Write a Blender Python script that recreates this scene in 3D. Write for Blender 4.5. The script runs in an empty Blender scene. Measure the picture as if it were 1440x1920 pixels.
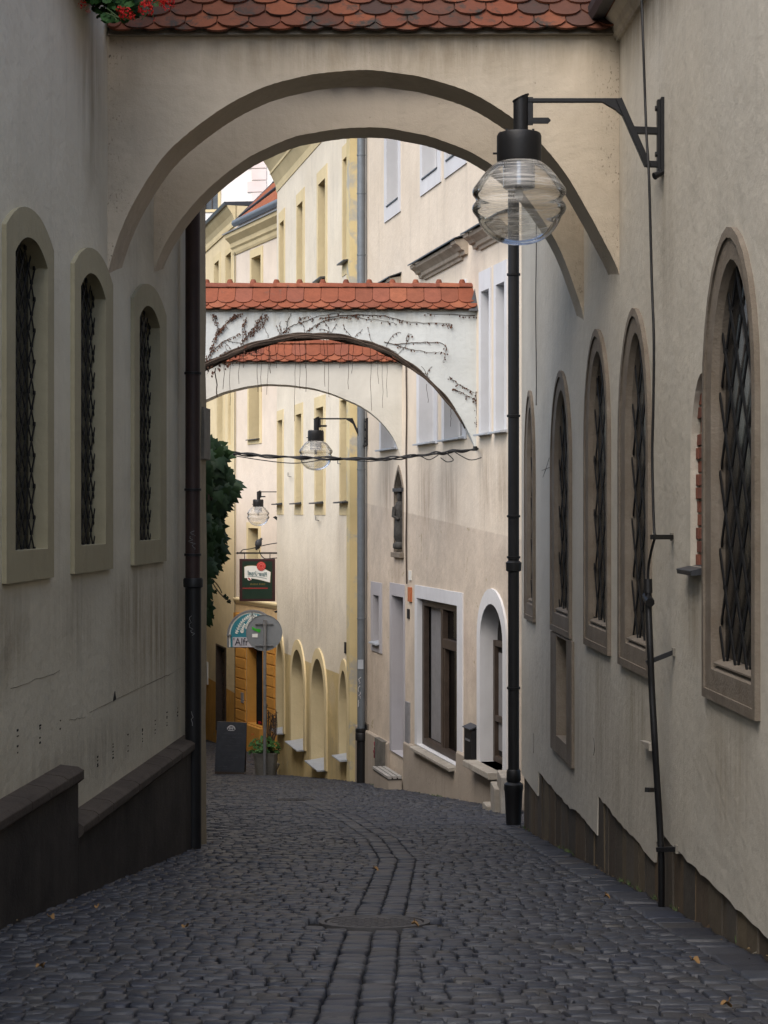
import bpy, bmesh, math, random
from mathutils import Vector, Matrix
from mathutils.geometry import tessellate_polygon
random.seed(7)
R = random.uniform
K = 0.6875                 # metres of depth per depth unit used for measuring the street
F = 4800 * K               # focal length in photo pixels
CZ = 2.0                   # camera height
scene = bpy.context.scene
COL = scene.collection

def Hr(h): return CZ + h   # height given relative to the eye
def gz(y):                 # street level, falling away from the viewer
    q = y / K
    if q < 48.3: h = -1.198 - 0.08 * q
    elif q < 60: h = -5.062 - 0.093 * (q - 48.3)
    elif q < 75: h = -6.15 - 0.057 * (q - 60)
    elif q < 120: h = -7.005 - 0.05 * (q - 75)
    else: h = -9.255
    return CZ + h
def P(u, v, q):            # point of the street seen at photo position u, v at depth q
    return Vector(((u - 720) / 4800 * q, q * K, CZ - (v - 960) / 4800 * q))
def G(u, v):               # point on the street surface
    lo, hi = 6.0, 110.0
    for _ in range(50):
        m = (lo + hi) / 2
        if CZ - (v - 960) / 4800 * m > gz(m * K): lo = m
        else: hi = m
    return P(u, v, lo)

# ------------------------------------------------------------------ materials
def lin(r, g, b): return tuple(((c / 255) / 12.92 if c <= 10 else (((c / 255) + .055) / 1.055) ** 2.4) for c in (r, g, b))
class NT:
    def __init__(s, name):
        s.m = bpy.data.materials.new(name); s.m.use_nodes = True
        s.n = s.m.node_tree.nodes; s.l = s.m.node_tree.links
        s.b = s.n['Principled BSDF']; s.tc = s.n.new('ShaderNodeTexCoord')
    def map(s, scale, src='Object', loc=(0, 0, 0)):
        mp = s.n.new('ShaderNodeMapping'); mp.inputs['Scale'].default_value = scale; mp.inputs['Location'].default_value = loc
        s.l.new(s.tc.outputs[src], mp.inputs['Vector']); return mp.outputs['Vector']
    def noise(s, vec, scale, detail=5, rough=.6, dist=0.):
        t = s.n.new('ShaderNodeTexNoise'); t.inputs['Scale'].default_value = scale; t.inputs['Detail'].default_value = detail
        t.inputs['Roughness'].default_value = rough; t.inputs['Distortion'].default_value = dist
        if vec: s.l.new(vec, t.inputs['Vector'])
        return t.outputs['Fac']
    def ramp(s, fac, a, b, ca=(0, 0, 0), cb=(1, 1, 1)):
        r = s.n.new('ShaderNodeValToRGB'); e = r.color_ramp.elements
        e[0].position = a; e[0].color = (*ca, 1); e[1].position = b; e[1].color = (*cb, 1)
        s.l.new(fac, r.inputs['Fac']); return r.outputs['Color']
    def mix(s, fac, a, b, mode='MIX'):
        x = s.n.new('ShaderNodeMix'); x.data_type = 'RGBA'; x.blend_type = mode
        for sock, val in ((x.inputs[0], fac), (x.inputs[6], a), (x.inputs[7], b)):
            if hasattr(val, 'links'): s.l.new(val, sock)
            elif isinstance(val, tuple): sock.default_value = (*val, 1)
            else: sock.default_value = val
        return x.outputs[2]
    def math(s, op, a, b):
        x = s.n.new('ShaderNodeMath'); x.operation = op
        for sock, val in ((x.inputs[0], a), (x.inputs[1], b)):
            if hasattr(val, 'links'): s.l.new(val, sock)
            else: sock.default_value = val
        return x.outputs[0]
    def bump(s, h, strength, dist=.01, normal=None):
        b = s.n.new('ShaderNodeBump'); b.inputs['Strength'].default_value = strength; b.inputs['Distance'].default_value = dist
        s.l.new(h, b.inputs['Height'])
        if normal: s.l.new(normal, b.inputs['Normal'])
        return b.outputs['Normal']
    def fin(s, col=None, rough=.8, normal=None, metal=0., spec=.3):
        b = s.b
        if col is not None:
            if hasattr(col, 'links'): s.l.new(col, b.inputs['Base Color'])
            else: b.inputs['Base Color'].default_value = (*col, 1)
        if hasattr(rough, 'links'): s.l.new(rough, b.inputs['Roughness'])
        else: b.inputs['Roughness'].default_value = rough
        b.inputs['Metallic'].default_value = metal; b.inputs['Specular IOR Level'].default_value = spec
        if normal: s.l.new(normal, b.inputs['Normal'])
        return s.m

def mul(c, f): return tuple(min(1, x * f) for x in c)
def plaster(name, c, dirt=(.16, .13, .09), streak=.5, speck=.35, band=None, patch=None, bump=.5, spots=(), edges=None, cloud=.13):
    """lime plaster: cloudy tone, rain streaks, fly specks, trowel bumps; band = (height, slope_axis, slope, colour) lower wall in another colour"""
    t = NT(name); v = t.map((1, 1, 1))
    col = t.mix(t.ramp(t.noise(v, .9, 6, .65), .3, .72), mul(c, 1 - cloud), mul(c, 1.05))
    col = t.mix(t.math('MULTIPLY', t.ramp(t.noise(v, .33, 4, .6, .5), .45, .7), .3), col, mul((c[0] * .92, c[1] * .86, c[2] * .76), .9))
    if band:
        h0, ax, sl, bc = band
        sx = t.n.new('ShaderNodeSeparateXYZ'); g = t.n.new('ShaderNodeNewGeometry'); t.l.new(g.outputs['Position'], sx.inputs[0])
        hh = t.math('ADD', sx.outputs['Z'], t.math('MULTIPLY', sx.outputs[ax], sl))
        hh = t.math('ADD', hh, t.math('MULTIPLY', t.noise(v, 5, 3), .02))
        f = t.ramp(t.math('SUBTRACT', hh, h0 - .5), .5, .52)
        bcol = t.mix(t.ramp(t.noise(v, 2.2, 8, .7), .35, .7), mul(bc, .82), mul(bc, 1.08))
        bcol = t.mix(t.ramp(t.noise(v, 3.1, 8, .72, .6), .62, .66), bcol, (.36, .30, .2))
        col = t.mix(f, bcol, col)
    if patch:
        pc, lo, hi, sc = patch
        col = t.mix(t.math('MULTIPLY', t.ramp(t.noise(v, sc, 5, .6, .4), lo, hi), .75), col, pc)
    st = t.ramp(t.noise(t.map((5, 5, .35)), 1., 5, .7), .52, .82)
    col = t.mix(t.math('MULTIPLY', st, streak), col, mul(c, .62))
    sm = t.ramp(t.noise(t.map((1, 1, .6)), 1.7, 8, .75, .8), .6, .85)
    col = t.mix(t.math('MULTIPLY', sm, streak * .8), col, tuple(a * .5 + b * .5 for a, b in zip(c, dirt)))
    sp = t.math('MULTIPLY', t.ramp(t.noise(v, 55, 2, .5), .73, .77), t.ramp(t.noise(v, 1.3, 3), .45, .6))
    col = t.mix(t.math('MULTIPLY', sp, speck), col, dirt)
    if spots or edges:
        g = t.n.new('ShaderNodeNewGeometry')
        srk = t.ramp(t.noise(t.map((6, 6, .6)), 1., 7, .75, .3), .36, .66)
    for cc, rr, sc_, amt in spots:
        mp = t.n.new('ShaderNodeMapping'); mp.vector_type = 'POINT'; mp.inputs['Scale'].default_value = tuple(1 / x for x in rr); mp.inputs['Location'].default_value = tuple(-a_ / b_ for a_, b_ in zip(cc, rr))
        t.l.new(g.outputs['Position'], mp.inputs['Vector']); ln = t.n.new('ShaderNodeVectorMath'); ln.operation = 'LENGTH'; t.l.new(mp.outputs[0], ln.inputs[0])
        msk = t.math('MULTIPLY', t.ramp(ln.outputs['Value'], .25, 1., (1, 1, 1), (0, 0, 0)), t.math('MULTIPLY', srk, amt))
        col = t.mix(msk, col, sc_)
    if edges:
        sx = t.n.new('ShaderNodeSeparateXYZ'); t.l.new(g.outputs['Position'], sx.inputs[0])
        d = None
        for x0 in edges:
            dd = t.math('ABSOLUTE', t.math('SUBTRACT', sx.outputs['X'], x0), 0.); d = dd if d is None else t.math('MINIMUM', d, dd)
        near = t.ramp(d, .0, .24, (1, 1, 1), (0, 0, 0))
        sp2 = t.math('MULTIPLY', t.ramp(t.noise(t.map((1, 1, .55)), 60, 3, .6, .3), .6, .64), t.math('MULTIPLY', near, t.ramp(t.noise(v, 3.5, 4), .42, .6)))
        col = t.mix(t.math('MULTIPLY', sp2, .95), col, mul(dirt, .45))
        col = t.mix(t.math('MULTIPLY', t.math('MULTIPLY', near, t.ramp(t.noise(v, 4, 5), .35, .65)), .45), col, mul(c, .55))
    hgt = t.math('ADD', t.math('MULTIPLY', t.noise(v, 2.5, 3), 2.5), t.math('ADD', t.noise(v, 14, 4), t.math('MULTIPLY', t.noise(v, 120, 3), .3)))
    return t.fin(col, .9, t.bump(hgt, bump, .012), spec=.15)
def stone(name, c, c2, sc=4., rough=.8, bump=.6, streak=0., fine=60):
    t = NT(name); v = t.map((1, 1, 1))
    col = t.mix(t.ramp(t.noise(v, sc, 8, .68), .34, .68), c, c2)
    col = t.mix(t.math('MULTIPLY', t.ramp(t.noise(v, fine, 4, .6), .5, .75), .35), col, mul(c, .6))
    if streak:
        col = t.mix(t.math('MULTIPLY', t.ramp(t.noise(t.map((7, 7, .4)), 1, 6, .7), .48, .75), streak), col, mul(c, .45))
    hg = t.math('ADD', t.noise(v, sc * 3, 5), t.math('MULTIPLY', t.noise(v, fine, 3), .5))
    return t.fin(col, rough, t.bump(hg, bump, .01), spec=.25)
def paint(name, c, rough=.5, metal=0., var=.12, bump=.15, rust=None, spec=.4):
    t = NT(name); v = t.map((1, 1, 1))
    col = t.mix(t.ramp(t.noise(v, 6, 6, .7), .3, .7), mul(c, 1 - var), mul(c, 1 + var))
    if rust: col = t.mix(t.ramp(t.noise(v, 9, 8, .75, .5), rust[1], rust[1] + .08), col, rust[0])
    return t.fin(col, rough, t.bump(t.noise(v, 40, 4), bump, .004), metal, spec)
def island(name, cols, rough=.7, sc=30, bump=.4, moss=None, spec=.25):
    """colour differing from piece to piece (tiles, setts, leaves)"""
    t = NT(name); v = t.map((1, 1, 1))
    g = t.n.new('ShaderNodeNewGeometry'); r = t.n.new('ShaderNodeValToRGB'); e = r.color_ramp.elements
    while len(e) < len(cols): e.new(.5)
    for i, cc in enumerate(cols): e[i].position = i / max(1, len(cols) - 1); e[i].color = (*cc, 1)
    t.l.new(g.outputs['Random Per Island'], r.inputs['Fac'])
    col = t.mix(t.ramp(t.noise(v, sc, 6, .7), .3, .72), t.mix(1., r.outputs['Color'], (.72, .72, .72), 'MULTIPLY'), r.outputs['Color'])
    if moss: col = t.mix(t.ramp(t.noise(v, moss[1], 7, .75, .4), moss[2], moss[2] + .1), col, moss[0])
    hg = t.math('ADD', t.noise(v, sc, 5), t.math('MULTIPLY', t.noise(v, sc * 4, 3), .4))
    return t.fin(col, rough, t.bump(hg, bump, .006), spec=spec)
def glass_pane(name, c=(.006, .0065, .0075), rough=.25):
    t = NT(name); v = t.map((1, 1, 1))
    return t.fin(t.mix(t.ramp(t.noise(v, 1.5, 4), .4, .7), c, mul(c, 2.2)), rough, t.bump(t.noise(v, 2.0, 2), .15, .02), spec=.5)
def clear_glass(name):
    m = bpy.data.materials.new(name); m.use_nodes = True; n = m.node_tree.nodes; l = m.node_tree.links
    for x in list(n):
        if x.type != 'OUTPUT_MATERIAL': n.remove(x)
    o = [x for x in n if x.type == 'OUTPUT_MATERIAL'][0]
    tr = n.new('ShaderNodeBsdfTransparent'); tr.inputs[0].default_value = (.9, .895, .87, 1)
    gl = n.new('ShaderNodeBsdfGlossy'); gl.inputs['Roughness'].default_value = .04; gl.inputs[0].default_value = (.95, .97, 1, 1)
    di = n.new('ShaderNodeBsdfDiffuse'); di.inputs[0].default_value = (.8, .77, .71, 1)
    tc = n.new('ShaderNodeTexCoord'); ns = n.new('ShaderNodeTexNoise'); ns.inputs['Scale'].default_value = 9; ns.inputs['Detail'].default_value = 6
    mp = n.new('ShaderNodeMapping'); mp.inputs['Scale'].default_value = (.5, .5, 9); l.new(tc.outputs['Object'], mp.inputs[0]); l.new(mp.outputs[0], ns.inputs['Vector'])
    rp = n.new('ShaderNodeValToRGB'); rp.color_ramp.elements[0].position = .4; rp.color_ramp.elements[1].position = .8
    rp.color_ramp.elements[0].color = (.08, .08, .08, 1); rp.color_ramp.elements[1].color = (.5, .5, .5, 1); l.new(ns.outputs['Fac'], rp.inputs[0])
    lw = n.new('ShaderNodeLayerWeight'); lw.inputs['Blend'].default_value = .13
    m1 = n.new('ShaderNodeMixShader'); m2 = n.new('ShaderNodeMixShader')
    l.new(rp.outputs[0], m1.inputs[0]); l.new(tr.outputs[0], m1.inputs[1]); l.new(di.outputs[0], m1.inputs[2])
    l.new(lw.outputs['Fresnel'], m2.inputs[0]); l.new(m1.outputs[0], m2.inputs[1]); l.new(gl.outputs[0], m2.inputs[2])
    l.new(m2.outputs[0], o.inputs[0]); return m

M = {}
M['left_plaster'] = plaster('grey_beige_plaster', (.61, .57, .455), streak=.55, patch=((.27, .22, .14), .6, .8, .4), spots=[
    ((-1.9, 21.6 * K, Hr(-1.0)), (.6, 1.9, .75), (.20, .145, .08), .75), ((-2.1, 17.6 * K, Hr(-.72)), (.5, .8, .45), (.27, .235, .17), .8), ((-2.25, 15.2 * K, Hr(-.75)), (.5, .8, .45), (.27, .235, .17), .8), ((-2., 20.3 * K, Hr(-.68)), (.5, .8, .4), (.26, .22, .15), .7),
    ((-2.1, 17.6 * K, Hr(-1.75)), (.6, 5., .3), (.26, .23, .18), .6), ((-2.1, 18.4 * K, Hr(3.1)), (.4, .5, .9), (.25, .21, .14), .8)])
M['left_trim'] = plaster('olive_trim_plaster', (.355, .32, .215), streak=.4, speck=.2)
M['right_plaster'] = plaster('pale_grey_plaster', (.57, .535, .46), streak=.5, spots=[
    ((1.88, 14. * K, Hr(-1.4)), (.5, .9, .5), (.30, .25, .18), .7), ((1.78, 18. * K, Hr(-1.45)), (.5, .8, .5), (.30, .26, .19), .75), ((1.72, 20.4 * K, Hr(-1.4)), (.5, .8, .5), (.30, .26, .19), .7), ((1.84, 15.2 * K, Hr(-.6)), (.4, .5, .4), (.28, .23, .16), .8),
    ((1.75, 19.3 * K, Hr(2.7)), (.3, .35, 1.3), (.22, .17, .10), .9), ((1.8, 17.5 * K, Hr(3.4)), (.5, 3., .4), (.27, .22, .15), .7), ((1.8, 16.4 * K, Hr(1.9)), (.4, .35, .9), (.3, .26, .2), .6), ((1.7, 22 * K, Hr(-1.9)), (.6, 6., .6), (.33, .29, .23), .7)])
M['arch_plaster'] = plaster('cream_arch_plaster', (.545, .47, .365), streak=.35, speck=.8, edges=(-2.03, 1.74), spots=[((0, 19 * K, Hr(3.45)), (2.4, 1., .3), (.28, .22, .14), .75)])
M['white_arch'] = plaster('off_white_arch_plaster', (.54, .56, .545), streak=.35, speck=.9, spots=[((-1, 36 * K, Hr(2.75)), (3., 1., .22), (.30, .28, .22), .7)])
M['third_arch'] = plaster('ivory_arch_plaster', (.57, .55, .49), streak=.25)
M['pink_plaster'] = plaster('salmon_beige_plaster', (.68, .595, .485), streak=.55, speck=.15, band=(Hr(-1.6), 'Y', -.055, (.58, .495, .40)), patch=((.36, .29, .225), .6, .85, .45), spots=[
    ((-.02, 44.2 * K, Hr(.4)), (.6, .8, .75), (.30, .23, .17), .8), ((.65, 40.2 * K, Hr(.3)), (.6, .8, .9), (.30, .23, .17), .85), ((.97, 38.2 * K, Hr(.3)), (.6, .8, .9), (.30, .23, .17), .85), ((1.4, 35.3 * K, Hr(.4)), (.5, .5, .8), (.30, .24, .18), .8), ((1.6, 34.2 * K, Hr(.4)), (.5, .5, .8), (.30, .24, .18), .8),
    ((.15, 43 * K, Hr(-1.0)), (.5, .5, .5), (.33, .26, .2), .7), ((-.25, 45.8 * K, Hr(-2.9)), (.6, 1.2, 1.1), (.33, .26, .2), .7), ((1.15, 37 * K, Hr(-2.)), (.5, 1., .9), (.40, .30, .26), .6)])
M['pink_plinth'] = plaster('dirty_beige_render', (.37, .32, .265), streak=.8)
M['yellow_plaster'] = plaster('cream_yellow_plaster', (.72, .655, .535), streak=.4, speck=.15, band=(Hr(-3.15) + .017 * 36, 'Y', .017, (.58, .45, .22)), patch=((.45, .41, .35), .62, .8, .45), spots=[
    ((-1.4, 53.5 * K, Hr(-1.9)), (1., 2.6, 1.2), (.36, .31, .25), .75), ((-1.9, 57 * K, Hr(-2.2)), (.8, 1.2, .9), (.36, .31, .25), .6), ((-.8, 49 * K, Hr(-.5)), (.6, .7, .7), (.40, .34, .27), .6), ((-1.3, 52 * K, Hr(-4.8)), (1.5, 6, .6), (.30, .25, .17), .7)])
M['yellow_trim'] = plaster('pale_yellow_trim', (.66, .55, .33), streak=.25, speck=.1)
M['yellow_deep'] = plaster('ochre_yellow_trim', (.60, .50, .28), streak=.4, patch=((.33, .34, .34), .52, .62, 2.2))
M['far_plaster'] = plaster('pinkish_white_plaster', (.70, .61, .51), streak=.25, band=(Hr(-2.75), 'Y', 0., (.62, .46, .26)))
M['far_yellow'] = plaster('butter_yellow_plaster', (.70, .585, .37), streak=.25, band=(Hr(-5.45), 'Y', 0., (.56, .30, .07)))
M['orange'] = plaster('orange_render', (.58, .29, .065), streak=.3, speck=.1)
M['pale_house'] = plaster('white_house_plaster', (.84, .81, .78), streak=.05, speck=0, bump=.2)
M['quoin'] = plaster('pale_pink_quoin', (.76, .66, .64), streak=.05, speck=0, bump=.2)
M['garden'] = plaster('old_garden_plaster', (.52, .49, .42), streak=.5)
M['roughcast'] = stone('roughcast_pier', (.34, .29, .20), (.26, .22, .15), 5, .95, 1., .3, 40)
M['white_trim'] = plaster('bluish_white_paint', (.60, .605, .62), streak=.25, speck=.1, bump=.2)
M['lavender'] = plaster('grey_lavender_paint', (.40, .39, .41), streak=.3, speck=.1, bump=.2)
M['sandstone'] = stone('brown_sandstone', (.215, .185, .15), (.15, .122, .092), 3.5, .85, .7, .35)
M['hoodstone'] = stone('weathered_hood_stone', (.40, .34, .27), (.26, .22, .17), 4, .85, .6, .5)
M['slabstone'] = island('brown_base_slabs', [(0.1625, 0.1280, 0.0806), (0.0875, 0.0742, 0.0598), (0.1250, 0.1062, 0.0832), (0.0650, 0.0589, 0.0520), (0.1500, 0.1050, 0.0624), (0.1063, 0.0870, 0.0650)], .85, 7, .8, ((.045, .04, .034), 2.2, .6))
M['soot'] = stone('sooty_plinth', (.060, .052, .046), (.018, .016, .015), 1.6, .8, .8, .95)
M['plinthcap'] = stone('brown_cap_stone', (.085, .070, .057), (.048, .038, .032), 3, .85, .7, .4)
M['step'] = stone('pale_step_stone', (.38, .35, .30), (.25, .225, .19), 5, .8, .5)
M['concrete'] = stone('grey_concrete', (.17, .16, .14), (.10, .095, .085), 4, .9, .7, .5)
M['greystone'] = stone('grey_corbel_stone', (.24, .225, .19), (.17, .155, .13), 5, .9, .7)
M['zinc'] = paint('grey_zinc', (.15, .17, .19), .5, .3, .14)
M['sheet'] = paint('dark_sheet_metal', (.05, .052, .058), .45, .4)
M['lightsheet'] = paint('pale_zinc_sheet', (.42, .45, .49), .45, .3)
M['black'] = paint('black_iron', (.008, .008, .009), .5, .1, .2, .3)
M['blackpipe'] = paint('black_pipe_paint', (.007, .007, .008), .5, 0, .3, .3, ((.2, .16, .11), .75))
M['brownpipe'] = paint('maroon_pipe_paint', (.032, .017, .015), .55, 0, .25, .3)
M['iron'] = paint('grey_black_grille_iron', (.0065, .0065, .007), .7, 0, .3, .4, spec=.2)
M['wood'] = paint('dark_brown_window_wood', (.05, .035, .026), .5, 0, .3)
M['greywood'] = paint('grey_painted_wood', (.22, .22, .23), .6, 0, .15)
M['slat'] = stone('weathered_pale_slats', (.40, .38, .35), (.28, .27, .25), 6, .8, .5)
M['tan_reflection'] = paint('painted_tan_reflection', (.30, .16, .06), .8, 0, .3)  # tan reflection in the shop window, painted as a flat colour
M['greyblind'] = paint('grey_blind', (.20, .195, .20), .6, 0, .15)
M['dark'] = paint('dark_interior', (.01, .009, .009), .9, 0, .3)
M['pane'] = glass_pane('dark_window_glass')
M['skypane'] = glass_pane('grey_window_glass', (.05, .06, .075), .08)
M['lampglass'] = clear_glass('clear_lamp_glass')
M['frosted'] = paint('milky_lamp_holder', (.34, .36, .42), .12, .7, .15, .05)
M['tile'] = island('orange_clay_tiles', [(0.190, 0.055, 0.029), (0.246, 0.074, 0.037), (0.211, 0.063, 0.032), (0.282, 0.096, 0.050), (0.169, 0.053, 0.031), (0.232, 0.077, 0.046)], .8, 9, .5, ((.13, .06, .04), 4, .6))
M['tile_old'] = island('weathered_clay_tiles', [(0.075, 0.034, 0.023), (0.176, 0.054, 0.027), (0.097, 0.041, 0.027), (0.220, 0.070, 0.032), (0.132, 0.050, 0.029), (0.062, 0.036, 0.029)], .85, 9, .6, ((.04, .034, .028), 5, .52))
M['rooftile'] = island('red_pantiles', [(0.2520, 0.0806, 0.0390), (0.3000, 0.1054, 0.0553), (0.2040, 0.0620, 0.0390)], .8, 10, .4)
M['brick'] = island('red_brick_infill', [(.20, .075, .05), (.26, .10, .065), (.15, .06, .045)], .9, 20, .6)
M['mortar'] = stone('old_mortar', (.27, .24, .19), (.2, .17, .13), 8, .95, .8)
M['sett'] = island('blue_grey_setts', [(0.0216, 0.0244, 0.0344), (0.0369, 0.0426, 0.0558), (0.0252, 0.0296, 0.0435), (0.0522, 0.0548, 0.0648), (0.0216, 0.0235, 0.0328), (0.0315, 0.0365, 0.0533), (0.0450, 0.0435, 0.0443), (0.0288, 0.0331, 0.0443), (0.0612, 0.0644, 0.0746), (0.0279, 0.0313, 0.0426)], .5, 24, .55, ((.04, .037, .032), 1.1, .6), spec=.42)
M['grit'] = stone('dark_joint_grit', (.026, .024, .022), (.015, .014, .013), 12, .95, .9)
M['castiron'] = stone('worn_cast_iron', (.085, .082, .083), (.06, .058, .06), 14, .6, .3)
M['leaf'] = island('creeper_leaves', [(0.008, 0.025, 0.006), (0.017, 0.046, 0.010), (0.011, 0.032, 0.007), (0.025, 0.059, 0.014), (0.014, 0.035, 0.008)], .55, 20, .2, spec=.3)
M['gleaf'] = island('geranium_leaves', [(.03, .085, .02), (.06, .15, .035), (.04, .11, .025)], .6, 20, .2)
M['petal'] = island('red_petals', [(.55, .012, .010), (.68, .02, .012), (.42, .008, .01)], .6, 20, .1)
M['stem'] = paint('green_stem', (.09, .14, .05), .7)
M['vine'] = paint('dry_vine_bark', (.055, .038, .027), .9, 0, .3, .4)
M['vineleaf'] = island('dry_red_leaves', [(0.0750, 0.0285, 0.0171), (0.0450, 0.0190, 0.0133), (0.1125, 0.0475, 0.0238), (0.0300, 0.0190, 0.0133)], .8, 20, .2)
M['dryleaf'] = paint('dry_yellow_leaf', (.22, .125, .045), .8, 0, .35)
M['rubber'] = paint('black_cable_rubber', (.010, .010, .011), .6)
M['signback'] = paint('grey_sign_back', (.19, .205, .22), .5, .2, .08)
M['galv'] = paint('galvanised_post', (.20, .205, .215), .5, .4, .15)
M['green'] = paint('green_sticker', (.03, .34, .02), .5)
M['white'] = paint('white_marking', (.72, .72, .7), .6, 0, .05)
M['cream'] = paint('cream_panel', (.66, .66, .62), .5, 0, .04)
M['bottle'] = paint('dark_green_signboard', (.010, .026, .016), .35, 0, .1)
M['maroon'] = paint('maroon_sign_frame', (.035, .010, .010), .4)
M['red'] = paint('red_seal', (.42, .03, .025), .5)
M['gold'] = paint('dull_gold_lettering', (.12, .09, .02), .5)
M['greenink'] = paint('green_lettering', (.02, .09, .10), .5)
M['teal'] = paint('teal_signboard', (.025, .17, .22), .5, 0, .1)
M['ink'] = paint('dark_lettering', (.02, .02, .03), .6)
M['lilac'] = paint('pale_lilac_panel', (.42, .41, .45), .6)
M['slate'] = paint('slate_chalkboard', (.032, .036, .046), .6, 0, .25)
M['chalk'] = paint('faint_chalk', (.085, .09, .105), .9, 0, .3)
M['scratch'] = paint('faded_scratch_paint', (.2, .2, .2), .8, 0, .3)
M['chalkbright'] = paint('white_chalk', (.5, .5, .52), .9, 0, .2)
M['orangesign'] = paint('orange_notice', (.42, .13, .05), .6)
M['feather'] = paint('dark_pigeon_feathers', (.028, .030, .036), .6, 0, .35)
M['beak'] = paint('dark_beak', (.07, .06, .055), .5)
M['statue'] = stone('sooty_statue_stone', (.07, .068, .064), (.035, .033, .03), 9, .85, .6)
M['graffiti'] = paint('crimson_paint', (.20, .02, .035), .7, 0, .3)
def thin_glass(name):
    m = bpy.data.materials.new(name); m.use_nodes = True; n = m.node_tree.nodes; l = m.node_tree.links; n.remove(n['Principled BSDF'])
    o = [x for x in n if x.type == 'OUTPUT_MATERIAL'][0]; tr = n.new('ShaderNodeBsdfTransparent'); tr.inputs[0].default_value = (.8, .82, .82, 1)
    gl = n.new('ShaderNodeBsdfGlossy'); gl.inputs['Roughness'].default_value = .05; lw = n.new('ShaderNodeLayerWeight'); lw.inputs['Blend'].default_value = .25
    mx = n.new('ShaderNodeMixShader'); l.new(lw.outputs['Fresnel'], mx.inputs[0]); l.new(tr.outputs[0], mx.inputs[1]); l.new(gl.outputs[0], mx.inputs[2]); l.new(mx.outputs[0], o.inputs[0]); return m
M['litter'] = island('leaf_litter', [(.16, .10, .04), (.10, .06, .03), (.22, .16, .08), (.07, .05, .03), (.2, .19, .16)], .9, 30, .2)
M['thin_glass'] = thin_glass('shop_window_glass')
M['milkglass'] = paint('milky_bulb_glass', (.5, .5, .5), .2, 0, .05, .02)
M['lightred'] = paint('pale_red_relief', (.62, .18, .15), .5)
M['dullred'] = paint('dull_red_line', (.20, .02, .018), .5)
SKY, SUN, EXPO = .13, 1.5, 1.0
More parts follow.
